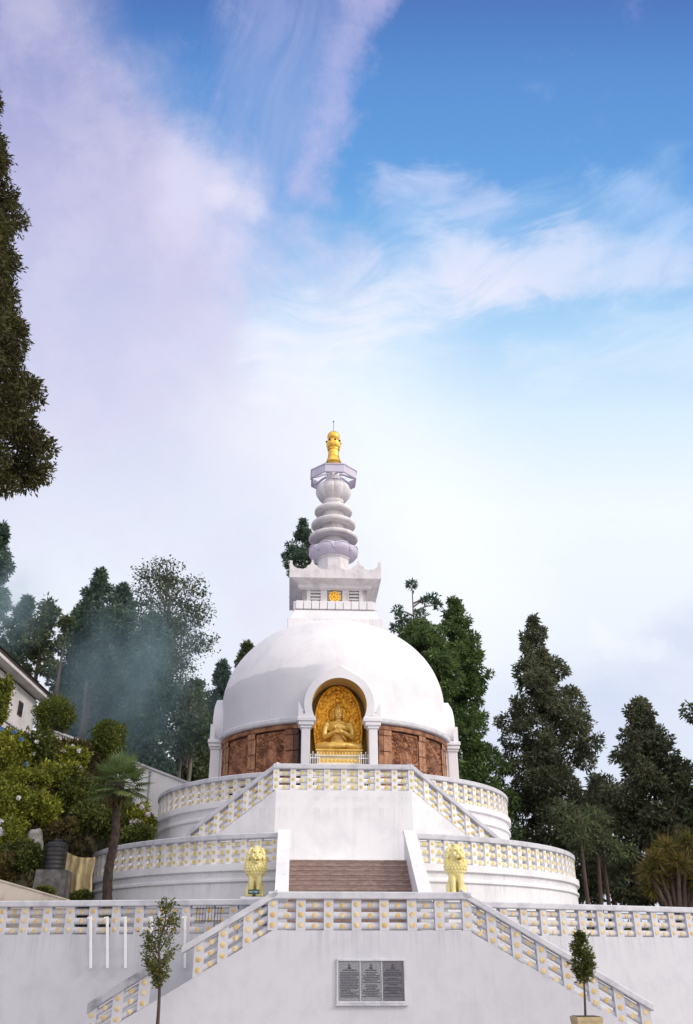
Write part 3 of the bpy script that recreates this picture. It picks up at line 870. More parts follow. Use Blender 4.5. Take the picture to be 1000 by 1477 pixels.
# inscribed plaque: three stones in one white frame
PX, PZ = (535.5 - U0) * mpp(1415, 29.85), zat(1415, 29.85)
pl_c = FM.inverted() @ Vector((PX, 29.88, PZ))
plaque = thing('plaque', 'wide framed plaque of three grey inscribed stones on the white wall', 'plaque', Fp(pl_c.x, -.13, PZ), FA)
FB = .065
w, h = 1.06, .600
m = MB()
for bx in ((-w, w, -h, -h + FB), (-w, w, h - FB, h), (-w, -w + FB, -h + FB, h - FB), (w - FB, w, -h + FB, h - FB)):
    m.box(bx[0], bx[1], -.07, .0, bx[2], bx[3], ch=.012)
m.box(-w - .02, w + .05, -.10, -.0, -h - .045, -h)
m.build('frame', MAT['coping'], plaque)
iw = (2 * w - 2 * FB) / 3
rr = random.Random(4)
for k in range(3):
    x0 = -w + FB + k * iw
    m = MB()
    m.box(x0 + .012, x0 + iw - .012, -.03, -.001, -h + FB, h - FB)
    slab_ = m.build('inscribed_stone', MAT['granite_dark' if k == 2 else 'granite'], plaque)
    m = MB()
    cx = x0 + iw / 2
    # small emblem on top: pinnacle over a dome
    m.prism([(cx - .05, h - .20), (cx + .05, h - .20), (cx + .018, h - .17), (cx, h - .125), (cx - .018, h - .17)], -.036, -.028)
    m.prism([(cx + .062 * math.cos(a), h - .275 + .06 * math.sin(a)) for a in [math.pi * i / 10 for i in range(11)]], -.036, -.028)
    z = h - .325
    row = 0
    while z > -h + .15:
        wide = iw * (.62 if row == 0 else rr.choice([.80, .84, .84, .72, .46, .84]))
        if k == 1: wide = iw * (.52, .60, .42, .80, .72, .82, .56, .84)[row % 8]
        x = cx - wide / 2 if k != 0 or row == 0 else x0 + .06
        end = x + wide
        while x < end:                                               # words of illegible strokes
            ln = rr.uniform(.015, .065)
            m.box(x, min(x + ln, end), -.036, -.028, z, z + (.030 if row == 0 else .022))
            x += ln + .011
        z -= .043 if row else .06
        if row and rr.random() < .12: z -= .03
        row += 1
    m.build('inscription', MAT['ink'], slab_)
for x in (-w + FB + iw, -w + FB + 2 * iw):
    m = MB(); m.box(x - .012, x + .012, -.045, -.001, -h + FB, h - FB); m.build('divider', MAT['coping'], plaque)

# white posts fixed to the forecourt wall above the left stair
names = ['the one farthest from the sapling', 'second from the palm end', 'the middle one of the row', 'touching the sapling crown', 'the one nearest the sloping balustrade']
for u, nm in zip((131, 155, 181, 219, 267), names):
    (l0, l1), _ = WINGS
    Y = 32.7
    for _i in range(3):
        xx = W(u, 1360, Y).x; Y = l1.y + (l0.y - l1.y) * (xx - l1.x) / (l0.x - l1.x) - .33
    p, p2 = W(u, 1323, Y), W(u, 1397, Y)
    base = p2.z
    t = thing('rail_post', f'slim white rail post on the wall above the stair, {nm}', 'post', (p2.x, Y, base), 0, 'slim white rail posts')
    t.rotation_euler = (0, math.atan2(p.x - p2.x, p.z - base), 0)
    hgt = p.z - base
    m = MB()
    m.box(-.045, .045, -.035, .035, 0, hgt, ch=.01)
    m.build('upright', MAT['white_metal'], t)
    m = MB(); m.box(-.12, .046, -.036, .036, hgt - .03, hgt + .03, ch=.008)
    m.build('top_arm', MAT['white_metal'], t)
    m = MB()
    for z in (.12, hgt * .42): m.box(-.02, .02, .03, .20, z, z + .04)
    m.build('wall_bracket', MAT['white_metal'], t)
# iron grille hung in the balustrade
p = W(302, 1320, 33.0)
t = thing('grille', 'small dark iron grille hanging in a bay of the level balustrade', 'grille', (p.x, 32.78, p.z - .25), rad(-4))
m = MB()
for k in range(9):
    x = -.42 + .84 * k / 8
    m.tube([(x, 0, 0), (x + .02, 0, .52)], .009, 6)
m.build('bars', MAT['iron'], t)
m = MB()
for z in (.06, .46): m.tube([(-.46, 0, z), (.46, 0, z)], .016, 6)
m.build('rails', MAT['iron'], t)

# ------------------------------------------------------------------ sculpted bodies (one continuous skin)
def ico(c, r, M=None, sub=2):
    import bmesh
    b = bmesh.new(); bmesh.ops.create_icosphere(b, subdivisions=sub, radius=1.0)
    vs = [v.co.copy() for v in b.verts]; fs = [tuple(v.index for v in f.verts) for f in b.faces]; b.free()
    out = []
    for p in vs:
        q = Vector((p.x * r[0], p.y * r[1], p.z * r[2]))
        if M is not None: q = M @ q
        out.append(q + Vector(c))
    return out, fs
class Clay:
    def __init__(s): s.mb = MB()
    def e(s, c, r, rx=0, ry=0, rz=0, sub=2):
        if not hasattr(r, '__len__'): r = (r, r, r)
        M = (Matrix.Rotation(rz, 3, 'Z') @ Matrix.Rotation(ry, 3, 'Y') @ Matrix.Rotation(rx, 3, 'X'))
        s.mb.add(*ico(c, r, M, sub)); return s
    def limb(s, pts, rs, n=12):
        pts = [Vector(p) for p in pts]
        # rounded ends, then a tapering tube
        s.mb.tube(pts, rs, n)
        for p, r in zip(pts, rs): s.e(p, r * 1.0)
        return s
    def box(s, *a, **k): s.mb.box(*a, **k); return s
    def skin(s, name, mat, parent, voxel=.02, it=3):
        me = s.mb.mesh(name + '_raw', mat)
        import bmesh
        b = bmesh.new(); b.from_mesh(me); bmesh.ops.recalc_face_normals(b, faces=b.faces); b.to_mesh(me); b.free()
        o = link(name, me, None)
        md = o.modifiers.new('r', 'REMESH'); md.mode = 'VOXEL'; md.voxel_size = voxel; md.use_smooth_shade = True
        sm = o.modifiers.new('s', 'SMOOTH'); sm.factor = .5; sm.iterations = it
        bpy.context.view_layer.update()
        dg = bpy.context.evaluated_depsgraph_get()
        nm = bpy.data.meshes.new_from_object(o.evaluated_get(dg), depsgraph=dg)
        o.modifiers.clear(); o.data = nm; bpy.data.meshes.remove(me)
        nm.name = name
        if not nm.materials: nm.materials.append(mat)
        nm.polygons.foreach_set('use_smooth', [True] * len(nm.polygons)); nm.update()
        o.parent = parent
        return o

# golden seated figure in the shrine; the back-plate and seat belong to it
BS, BZ = 5.55, 10.42
bud = thing('golden_statue', 'golden seated statue with hands raised to its chest inside the arched shrine', 'statue', L(0, BS, BZ), SA)
c = Clay()
# crossed legs
c.limb([(-.16, .05, .22), (-.72, -.18, .20), (-.94, -.30, .17)], [.25, .24, .19]); c.limb([(.16, .05, .22), (.72, -.18, .20), (.94, -.30, .17)], [.25, .24, .19])
c.limb([(-.92, -.34, .15), (-.45, -.58, .14), (.18, -.62, .17)], [.17, .15, .10]); c.limb([(.92, -.34, .15), (.45, -.56, .19), (-.12, -.58, .25)], [.17, .14, .10])
c.e((.34, -.60, .20), (.20, .10, .08)); c.e((-.28, -.58, .28), (.20, .10, .08))
c.e((0, -.05, .16), (.98, .50, .17))
# trunk
c.e((0, .05, .40), (.45, .34, .36)); c.e((0, .04, .78), (.43, .29, .42)); c.e((0, .02, 1.12), (.54, .30, .32)); c.e((0, .05, 1.34), (.50, .23, .16))
c.e((-.20, -.14, 1.12), (.22, .14, .17)); c.e((.20, -.14, 1.12), (.22, .14, .17))
# arms with hands brought together at the chest
for sg in (-1, 1):
    c.e((sg * .56, .04, 1.27), (.18, .18, .17))
    c.limb([(sg * .58, .04, 1.25), (sg * .66, -.02, .95), (sg * .66, -.10, .66)], [.155, .145, .125])
    c.limb([(sg * .66, -.10, .66), (sg * .46, -.30, .74), (sg * .20, -.42, .86)], [.125, .105, .075])
    zz = .90 if sg < 0 else .84
    c.e((sg * .10, -.45, zz + .03), (.10, .055, .10), ry=sg * .4)
    for k in range(4):
        x = sg * (.14 - .040 * k); ln = (.15, .19, .20, .16)[k]
        z0 = zz + .08 + .012 * k
        if sg < 0: c.limb([(x, -.46, z0), (x + .03, -.49, z0 + ln * .6), (x + .07, -.50, z0 + ln)], [.026, .024, .020], 8)
        else: c.limb([(x - .02, -.47, zz + .10 - .045 * k), (x - .11, -.51, zz + .12 - .045 * k), (x - .19, -.50, zz + .10 - .04 * k)], [.026, .024, .020], 8)
    c.limb([(sg * .08, -.47, zz + .06), (sg * .03, -.53, zz + .13), (0, -.53, zz + .19)], [.028, .026, .022], 8)
# robe edge over the shoulder and hem folds
c.limb([(-.42, -.08, 1.40), (-.20, -.29, 1.10), (.10, -.33, .78), (.34, -.28, .52)], [.035, .04, .04, .035], 8)
for k in range(4): c.limb([(-.50 + .03 * k, -.50 - .02 * k, .33 - .05 * k), (0, -.64 - .015 * k, .25 - .05 * k), (.50 - .03 * k, -.50 - .02 * k, .33 - .05 * k)], [.022] * 3, 6)
# neck and head
c.limb([(0, .04, 1.38), (0, .02, 1.58)], [.17, .15])
c.e((0, -.01, 1.80), (.235, .245, .285)); c.e((0, -.06, 1.68), (.18, .18, .17)); c.e((0, .03, 1.90), (.245, .25, .22))
c.e((0, -.235, 1.76), (.038, .055, .085)); c.e((0, -.255, 1.725), (.05, .045, .035))
for sg in (-1, 1):
    c.e((sg * .095, -.205, 1.83), (.075, .04, .02), rz=-sg * .25); c.e((sg * .09, -.205, 1.79), (.055, .035, .025))
    c.limb([(sg * .245, .02, 1.86), (sg * .262, .02, 1.74), (sg * .252, .01, 1.60)], [.045, .042, .045], 8)
    c.e((sg * .10, -.17, 1.69), (.07, .06, .06))
c.e((0, -.225, 1.655), (.065, .04, .018)); c.e((0, -.22, 1.63), (.05, .04, .018)); c.e((0, -.19, 1.575), (.07, .06, .045))
rr = random.Random(3)
for i in range(90):                                                  # hair in small curls
    a = rr.uniform(0, 2 * math.pi); t = rr.uniform(.15, 1.45)
    x, y, z = .245 * math.cos(t) * math.cos(a), .03 + .255 * math.cos(t) * math.sin(a), 1.90 + .225 * math.sin(t)
    if y < -.10 and z < 1.95: continue
    c.e((x, y, z), .035, sub=1)
c.e((0, .04, 2.14), (.135, .135, .13)); c.e((0, .03, 2.27), (.055, .055, .07))
c.skin('body', MAT['gold_statue'], bud, .017, 2)
# back-plate
m = MB(); ni, nj = 90, 60
bw = lambda t: 1.17 * (max(0.0, 1 - (max(0, t - .30) / .70) ** 2.5)) ** .5 * (.90 + .10 * min(1, t / .30))
vs = []
for i in range(ni + 1):
    t = i / ni; wdt = bw(min(t, .9995))
    for j in range(nj + 1):
        q = -1 + 2 * j / nj
        x = wdt * q; z = -.02 + 3.27 * t
        e = (1 - abs(q)) * wdt
        p = Vector((x * 2.6, z * 2.6, 3.1))
        b = mnoise.noise(p) * .05 + abs(mnoise.noise(p * 2.3)) * .06
        fl = .03 * mnoise.noise(Vector((x * 9, z * 6, 8.0))) + .03 * mnoise.noise(Vector((x * 17, z * 13, 2.0)))
        rim = .07 if e < .09 else 0
        core = .05 if abs(math.hypot(x, z - 1.82) - .52) < .05 else 0
        if abs(x) < .10 and z > 2.35: core = .09 * (1 if (z * 5) % 1 > .25 else .3)
        vs.append((x, .36 - (rim if rim else max(core, b + fl)) - .10 * t * t, z))
fs = [(i * (nj + 1) + j, i * (nj + 1) + j + 1, (i + 1) * (nj + 1) + j + 1, (i + 1) * (nj + 1) + j) for i in range(ni) for j in range(nj)]
k = len(vs)
vs += [(x, .50, z) for x, y, z in vs]
fs += [tuple(k + q for q in reversed(f)) for f in fs]
bd = [i * (nj + 1) for i in range(ni + 1)]; be = [i * (nj + 1) + nj for i in range(ni + 1)]
fs += [(bd[i + 1], bd[i], k + bd[i], k + bd[i + 1]) for i in range(ni)] + [(be[i], be[i + 1], k + be[i + 1], k + be[i]) for i in range(ni)]
m.add(vs, fs)
m.build('backplate', MAT['gold_relief'], bud, smooth=60)
m = MB()
m.box(-1.10, 1.10, -.74, .45, -.10, -.001, ch=.02); m.box(-1.02, 1.02, -.68, .42, -.17, -.10)
for k in range(15):
    m.ball((-1.0 + 2.0 * k / 14, -.68, -.22), .075, 0, 10, 6)
m.build('lotus_seat', MAT['gold_statue'], bud, smooth=40)
m = MB()
m.box(-1.12, 1.12, -.80, .44, -.36, -.28, ch=.015); m.box(-1.02, 1.02, -.72, .42, -.70, -.36); m.box(-1.15, 1.15, -.84, .44, -1.9, -.70, ch=.02); m.box(-1.05, 1.05, -.74, .43, -2.54, -1.9)
m.box(-1.0, 1.0, -.70, .42, -.28, -.2)
m.build('pedestal', MAT['cream'], bud)
m = MB()
for k in range(11):
    x = -.93 + 1.86 * k / 10
    m.disc((x, -.72, -.53), (0, -1, 0), .075, .03, 0, 12)
m.build('gold_bosses', MAT['gold'], bud)
# altar railings left and right of the seat
for sg, lb in ((-1, 'small white altar railing left of the golden statue seat'), (1, 'small white altar railing right of the golden statue seat')):
    t = thing('altar_railing', lb, 'railing', L(sg * 1.12, 6.42, FL3 + .0), SA, 'small altar railings')
    m = MB()
    for k in range(5):
        x = -.20 + .10 * k
        m.tube([(x, 0, 0), (x, 0, 2.18 + .10 * (k % 2))], .018, 6); m.ball((x, 0, 2.22 + .10 * (k % 2)), .035, 0, 8, 6)
    m.build('balusters', MAT['white_metal'], t, smooth=40)
    m = MB()
    for z in (1.2, 1.72, 2.05): m.box(-.24, .24, -.02, .02, z, z + .035)
    m.build('rails', MAT['white_metal'], t)

# ------------------------------------------------------------------ lions
def lion(label, loc, rz, turn, mouth, seed):
    root = thing('lion_statue', label, 'statue', loc, rz, 'yellow guardian lions')
    root.scale = (.84, .88, .98)
    c = Clay(); rr = random.Random(seed)
    # chest, barrel, haunches
    c.e((0, -.06, .82), (.30, .26, .36)); c.limb([(0, -.02, .78), (0, .22, .52), (0, .40, .34)], [.29, .30, .31])
    for sg in (-1, 1):
        c.limb([(sg * .17, -.15, .86), (sg * .165, -.20, .52), (sg * .155, -.20, .26), (sg * .155, -.21, .08)], [.15, .125, .100, .105])
        c.e((sg * .155, -.30, .065), (.115, .17, .07))
        for k in range(4): c.e((sg * .155 - .075 + .05 * k, -.44 + .012 * abs(k - 1.5), .05), (.030, .05, .045), sub=1)
        c.e((sg * .27, .22, .28), (.13, .33, .28), rx=-.25)
        c.e((sg * .31, -.02, .07), (.10, .20, .065))
        c.limb([(sg * .30, .05, .30), (sg * .31, -.05, .10)], [.11, .08])
    c.limb([(0, .66, .12), (.25, .72, .06), (.40, .45, .06), (.38, .30, .07)], [.05, .045, .05, .08])
    # mane: mass then rows of combed locks
    c.e((0, -.08, 1.02), (.40, .30, .36)); c.e((0, .0, 1.36), (.335, .30, .36)); c.e((0, -.10, .80), (.31, .26, .24))
    T = Matrix.Rotation(turn, 3, 'Z')
    def hp(p): return tuple(T @ Vector(p))
    for row in range(9):
        z = 1.52 - .098 * row
        wd = (.335, .35, .37, .395, .415, .425, .41, .35, .25)[row]
        n = 15
        for k in range(n):
            a = -2.25 + 4.5 * (k + (.5 if row % 2 else 0)) / n
            x, y = wd * math.sin(a), -.06 - (wd * .78) * math.cos(a)
            if row < 5 and abs(a) < .92: continue
            dx = .03 * math.sin(a)
            c.limb([(x * .97, y * .97, z + .06), (x * 1.03 + dx, y * 1.05, z - .02), (x * .99 - dx, y * 1.0, z - .10)], [.046, .050, .020], 8)
    for k in range(46):                                              # curls over the crown
        a = rr.uniform(-2.6, 2.6); t = rr.uniform(.1, 1.4)
        x, y, z = .32 * math.cos(t) * math.sin(a), -.01 - .30 * math.cos(t) * math.cos(a), 1.46 + .30 * math.sin(t)
        if abs(a) < 1.0 and z < 1.60: continue
        c.e(hp((x, y, z)), (.058, .058, .048), sub=1)
    # face
    c.e(hp((0, -.22, 1.42)), (.245, .21, .29)); c.e(hp((0, -.32, 1.53)), (.16, .10, .13))
    c.limb([hp((0, -.36, 1.55)), hp((0, -.47, 1.42)), hp((0, -.53, 1.36))], [.065, .065, .075])
    c.e(hp((0, -.575, 1.375)), (.072, .045, .042))
    for sg in (-1, 1):
        c.e(hp((sg * .088, -.50, 1.30)), (.095, .105, .075)); c.e(hp((sg * .155, -.36, 1.38)), (.085, .10, .11))
        c.e(hp((sg * .120, -.37, 1.575)), (.095, .055, .034), ry=sg * .28, rz=turn)
        c.e(hp((sg * .115, -.375, 1.515)), (.040, .025, .026), sub=2)
        c.e(hp((sg * .26, -.12, 1.63)), (.07, .045, .08)); c.e(hp((sg * .155, -.30, 1.27)), (.08, .09, .10))
    jz = 1.20 - .055 * mouth
    c.e(hp((0, -.44, jz)), (.115, .115, .055)); c.e(hp((0, -.50, jz - .015)), (.075, .06, .05)); c.e(hp((0, -.34, 1.22)), (.14, .12, .08))
    c.e((0, -.30, 1.10), (.16, .10, .09))
    for k in range(9):                                               # beard
        a = -1 + 2 * k / 8
        c.limb([hp((a * .14, -.40 + .06 * abs(a), jz - .02)), hp((a * .17, -.40 + .05 * abs(a), jz - .12)), hp((a * .13, -.36, jz - .21))], [.034, .036, .012], 8)
    c.skin('body', MAT['lion'], root, .0145, 1)
    m = MB()
    m.add(*ico(hp((0, -.47, 1.245 - .02 * mouth)), (.085, .11, .030 + .012 * mouth), T))
    m.build('mouth', MAT['lion_dark'], root, smooth=60)
    for sg in (-1, 1):
        m = MB(); m.add(*ico(hp((sg * .112, -.405, 1.522)), (.030, .018, .018), T)); m.build('eye_shade', MAT['lion_dark'], root, smooth=60)  # dark blobs standing in for shade in the eye sockets
    return root
LZ = 3.68
lx = W(367.5, 1290, 34.0); rx = W(659, 1290, 33.4)
lion('yellow seated lion statue with a green sign leaning on its paws', (lx.x, 34.0, LZ), rad(4), rad(6), 0.2, 1)
lion('yellow seated lion statue with its mouth wide open', (rx.x, 33.4, LZ), rad(2), rad(14), 1.0, 2)
for x, y, lb in ((lx.x, 34.0, 'white square pedestal under the lion with the green sign'), (rx.x, 33.4, 'white square pedestal under the open-mouthed lion')):
    t = thing('pedestal', lb, 'pedestal', (x, y + .1, FL1 - .02), rad(3), 'lion pedestals')
    m = MB(); m.box(-.44, .44, -.66, .78, .1, 1.06); m.build('shaft', MAT['terrace'], t)
    m = MB(); m.box(-.50, .50, -.72, .84, 0, .1); m.box(-.49, .49, -.71, .83, 1.06, 1.20, ch=.02); m.build('mouldings', MAT['terrace'], t)
t = thing('sign', 'small green sign with white lettering at the lion paws', 'sign', (lx.x + .02, 33.42, LZ + .0), rad(2))
m = MB(); m.box(-.20, .20, -.012, .012, .08, .235); m.build('sign_board', MAT['sign'], t)
m = MB()
x = -.165
rr = random.Random(8)
for wd in (5, 6):
    for k in range(wd):
        m.box(x, x + .008, -.017, -.011, .135, .185); 
        if rr.random() < .7: m.box(x, x + .018, -.017, -.011, .175, .185)
        if rr.random() < .6: m.box(x, x + .018, -.017, -.011, .135, .145)
        if rr.random() < .6: m.box(x + .014, x + .020, -.017, -.011, .135, .185)
        x += .027
    x += .03
m.build('lettering', MAT['sign_white'], t)
m = MB(); m.box(-.05, .05, -.01, .10, .0, .08); m.build('sign_foot', MAT['iron'], t)
# ------------------------------------------------------------------ ground
def sstep(a, b, x):
    t = max(0.0, min(1.0, (x - a) / (b - a))); return t * t * (3 - 2 * t)
def ground(x, y):
    """height of the land behind the forecourt wall"""
    z = FL1 - .05
    west = sstep(8.4, 13.5, -x) if y < 50 else sstep(7.5, 13.5, -x) * sstep(50, 56, y) + sstep(8.4, 13.5, -x) * (1 - sstep(50, 56, y))
    z += west * 9.6 * sstep(37.0, 47.5, y - .10 * (x + 14))
    z += west * 4.0 * sstep(48, 75, y)
    z += sstep(60, 140, y) * (4 + 8 * sstep(0, 40, -x)) * (1 - .6 * sstep(8, 25, x))
    if y > 34.5: z += .25 * mnoise.noise(Vector((x * .3, y * .3, 1))) * sstep(0, 3, abs(z - FL1) + .6 * max(0, x - 13))
    return z
m = MB()
xs = [-90 + 2.5 * i for i in range(24)] + [-30 + .7 * i for i in range(44)] + [.8 + 1.6 * i for i in range(20)] + [33 + 3.2 * i for i in range(19)]
ys = [34.4 + .7 * i for i in range(30)] + [55.5 + 2.2 * i for i in range(34)]
def wall_y(x):                                            # the land starts just behind the forecourt wall
    (l0, l1), (r0, r1) = WINGS
    if x < l1.x: return l1.y + (l0.y - l1.y) * (x - l1.x) / (l0.x - l1.x)
    if x > r0.x: return r0.y + (r1.y - r0.y) * min(1.0, (x - r0.x) / (r1.x - r0.x))
    return l1.y + (r0.y - l1.y) * (x - l1.x) / (r0.x - l1.x)
def land_y(x, y): 
    w = wall_y(x) + .34
    return w + (y - 34.4) * (130 - w) / (130 - 34.4)
vs = [(x, land_y(x, y), ground(x, land_y(x, y))) for y in ys for x in xs]
nx = len(xs)
m.add(vs, [(i * nx + j, i * nx + j + 1, (i + 1) * nx + j + 1, (i + 1) * nx + j) for i in range(len(ys) - 1) for j in range(nx - 1)])
tag(m.build('hillside', MAT['soil'], None, smooth=60), kind='structure')
m = MB()
m.add([(x, wall_y(x) + dy, FL1 - .012) for dy in (.30, 3.0) for x in range(-18, 21)], [(i, i + 1, 39 + i + 1, 39 + i) for i in range(38)])
tag(m.build('forecourt_paving', MAT['paving'], None), kind='structure')
m = MB()
m.add([(-290, -190, GZ - .02), (290, -190, GZ - .02), (290, 390, GZ - .02), (-290, 390, GZ - .02)], [(0, 1, 2, 3)])
tag(m.build('plaza', MAT['paving'], None), kind='structure')

# ------------------------------------------------------------------ leaf clouds
def unit(a): return a / np.maximum(np.linalg.norm(a, axis=1, keepdims=True), 1e-6)
def leaf_mesh(name, C, D, N, Ls, Ws, mat, bend=0.12):
    """one pointed blade per row: a rhombus folded a little about its length"""
    n = len(C); D = unit(D); B = unit(np.cross(D, N)); Nn = np.cross(B, D)
    Ls = np.asarray(Ls).reshape(-1, 1); Ws = np.asarray(Ws).reshape(-1, 1)
    V = np.empty((n, 4, 3))
    V[:, 0] = C; V[:, 1] = C + D * Ls * .45 + B * Ws * .5 - Nn * Ls * bend * .5
    V[:, 2] = C + D * Ls; V[:, 3] = C + D * Ls * .45 - B * Ws * .5 - Nn * Ls * bend * .5
    me = bpy.data.meshes.new(name)
    me.vertices.add(n * 4); me.vertices.foreach_set('co', V.reshape(-1).astype(np.float32))
    me.loops.add(n * 4); me.loops.foreach_set('vertex_index', np.arange(n * 4, dtype=np.int32))
    me.polygons.add(n); me.polygons.foreach_set('loop_start', np.arange(0, n * 4, 4, dtype=np.int32))
    me.polygons.foreach_set('loop_total', np.full(n, 4, dtype=np.int32)) if False else None
    me.materials.append(mat); me.update(calc_edges=True); me.validate()
    return me
def puff(rng, n, c, r, droop=.3, shell=.55, up=0.0):
    q = unit(rng.normal(size=(n, 3)))
    rr = shell + (1 - shell) * rng.random((n, 1)) ** .7
    # ragged surface: lumps on the puff
    rr *= .82 + .30 * np.sin(q[:, :1] * 5.1 + c[0]) * np.sin(q[:, 1:2] * 4.3 + c[1]) * np.sin(q[:, 2:] * 4.7 + c[2] * 3)
    C = np.asarray(c) + q * rr * np.asarray(r)
    D = q * .8 + rng.normal(size=(n, 3)) * .55 + np.array([0, 0, up - droop])
    N = q + rng.normal(size=(n, 3)) * .7
    return C, D, N

def trunk_mb(mb, H, r0, r1=.05, lean=(0, 0), n=9, seg=9, wig=.0, seed=0):
    pts = [(lean[0] * t + wig * math.sin(5 * t + seed), lean[1] * t + wig * math.cos(4 * t + seed), H * t) for t in [i / seg for i in range(seg + 1)]]
    mb.tube(pts, [r0 + (r1 - r0) * (i / seg) ** .8 for i in range(seg + 1)], n)
    return pts

def conifer(label, u, Y, base_v, prof, mat, seed, clumps=70, per=190, leaf=.36, wid=.135, dens=300, depth=None, gap=0.0, bare=0.0, name='conifer_tree', group='conifers around the stupa', rscale=1.0, trunk=.34, off=None, side=None):
    """prof: (bearing height v, half width) pairs from the top down, as measured from the plaza"""
    rng = np.random.default_rng(seed)
    vt = prof[0][0]
    x = (u - U0) * mpp(vt, Y)
    gz = ground(x, Y) - .15
    H = zat(vt, Y) - gz
    pz = [zat(v, Y) - gz for v, w in prof]; pr = [w * mpp(v, Y) * rscale for v, w in prof]
    zs, rs = np.array(pz[::-1]), np.array(pr[::-1])
    zb = zat(base_v, Y) - gz
    root = thing(name, label, 'tree', (x, Y, gz), 0, group)
    tb = MB(); trunk_mb(tb, H * .985, trunk, .04, seed=seed)
    Cs, Ds, Ns = [], [], []
    span = H - zb
    for i in range(clumps):
        t = ((i + rng.random()) / clumps)
        z = zb + span * (1 - (1 - t) ** 1.12) * .985
        R = float(np.interp(z, zs, rs)) * rng.uniform(.72, 1.12)
        rc = max(.40, min(R * .46, .60 + R * .17)) * rng.uniform(.70, 1.22)
        a = i * 2.39996 + rng.uniform(-.6, .6)
        q = max(0.0, R - rc * rng.uniform(.45, .95)) * (1.0 if rng.random() < .68 else rng.random() ** .5)
        c = np.array([q * math.cos(a), q * math.sin(a), z - .10 * q])
        if rng.random() < gap + .10: continue
        k = int(dens * rc ** 2) + 30
        C, D, N = puff(rng, k, c, (rc, rc, rc * .74), droop=.25, shell=.62)
        Cs.append(C); Ds.append(D); Ns.append(N)
        for j in range(3):                                         # smaller tufts budding off the puff
            qd = unit(rng.normal(size=(1, 3)))[0]; qd[2] *= .7
            c2 = c + qd * rc * .9; r2 = rc * rng.uniform(.34, .5)
            C, D, N = puff(rng, int(dens * 1.1 * r2 ** 2) + 8, c2, (r2, r2, r2 * .8), droop=.2, shell=.5)
            Cs.append(C); Ds.append(D); Ns.append(N)
        if q > .3: tb.tube([(0, 0, z - .25 * q - .1), (c[0] * .6, c[1] * .6, z - .1 * q), tuple(c)], [max(.03, .10 * (1 - t) + .035), .045, .018], 5)
    # leader
    for zt in (H - .25, H - .9, H - 1.6):
        rt = float(np.interp(zt, zs, rs)) * .8 + .12
        C, D, N = puff(rng, 120, (0, 0, zt), (rt, rt, .55), droop=.05, shell=.1); Cs.append(C); Ds.append(D); Ns.append(N)
    C = np.concatenate(Cs); n = len(C)
    sz = rng.uniform(.65, 1.25, n)
    me = leaf_mesh('crown', C, np.concatenate(Ds), np.concatenate(Ns), leaf * sz, wid * sz, MAT[mat])
    link('crown', me, root)
    tb.build('trunk', MAT['bark'], root, smooth=60)
    return root

# right of the stupa
conifer('tall ragged conifer with a narrow pointed top beside the lower terrace', 770, 72, 1285,
        [(889, 4), (905, 17), (935, 25), (955, 26), (975, 44), (1000, 52), (1040, 62), (1100, 74), (1150, 80), (1200, 74), (1295, 56)], 'needles_brown', 11, clumps=120, per=215)
conifer('broad conifer with a blunt forked top beside the spiky sword-leaf plant', 922, 66, 1290,
        [(1009, 6), (1022, 22), (1050, 28), (1075, 44), (1100, 54), (1150, 70), (1200, 76), (1295, 74)], 'needles_brown', 12, clumps=92, per=200)
conifer('dark conifer at the far edge whose side branch hangs into view above the sword leaves', 1036, 62, 1290,
        [(930, 4), (975, 42), (1010, 66), (1040, 72), (1062, 50), (1085, 40), (1110, 80), (1160, 96), (1290, 84)], 'needles', 13, clumps=84, per=190)
conifer('low conifer filling the gap between the two broad ragged conifers', 862, 84, 1296,
        [(1120, 6), (1150, 24), (1200, 40), (1300, 52)], 'needles_brown', 14, clumps=46, per=170)
conifer('rounded conifer behind the bright half of the frieze, right beside the white dome', 655, 70, 1200,
        [(864, 5), (885, 16), (910, 26), (940, 34), (965, 42), (985, 38), (1005, 30), (1030, 32), (1060, 50), (1100, 58), (1150, 70), (1220, 70)], 'needles_green', 15, clumps=110, per=205)
conifer('green conifer crown rising just over the shoulder of the dome', 606, 66, 1150,
        [(897, 10), (910, 34), (930, 48), (960, 52), (1000, 50), (1150, 54)], 'needles_green', 16, clumps=80, per=190)

# the sparse pine: bare stem, three balls of needles
def pompon_pine():
    Y = 76; x = (594 - U0) * mpp(833, Y); gz = ground(x, Y) - .1; H = zat(834, Y) - gz
    root = thing('pine_tree', 'sparse pine with tufts of needles on bare stems above the dome shoulder', 'tree', (x, Y, gz), 0)
    tb = MB(); trunk_mb(tb, H * .98, .26, .05)
    rng = np.random.default_rng(5); Cs, Ds, Ns = [], [], []
    for u, v, r in ((594, 843, 10), (574, 880, 9), (580, 893, 9), (606, 888, 13), (613, 866, 7), (624, 862, 10), (631, 873, 8), (596, 900, 13), (572, 905, 10), (617, 903, 9), (585, 905, 12), (606, 905, 12)):
        p = W(u, v, Y + rng.uniform(-1, 1)); c = np.array([p.x - x, p.y - Y, p.z - gz]); rc = r * mpp(v, Y)
        C, D, N = puff(rng, int(200 * rc), c, (rc, rc, rc * .8), droop=0, shell=.25, up=.15); Cs.append(C); Ds.append(D); Ns.append(N)
        if abs(c[0]) > .3: tb.tube([(0, 0, c[2] - .5 - .2 * abs(c[0])), (c[0] * .55, c[1] * .5, c[2] - .25), tuple(c)], [.10, .07, .03], 6)
    C = np.concatenate(Cs); s = rng.uniform(.7, 1.2, len(C))
    link('crown', leaf_mesh('crown', C, np.concatenate(Ds), np.concatenate(Ns), .42 * s, .15 * s, MAT['needles_blue']), root)
    tb.build('trunk', MAT['bark_pale'], root, smooth=60)
pompon_pine()
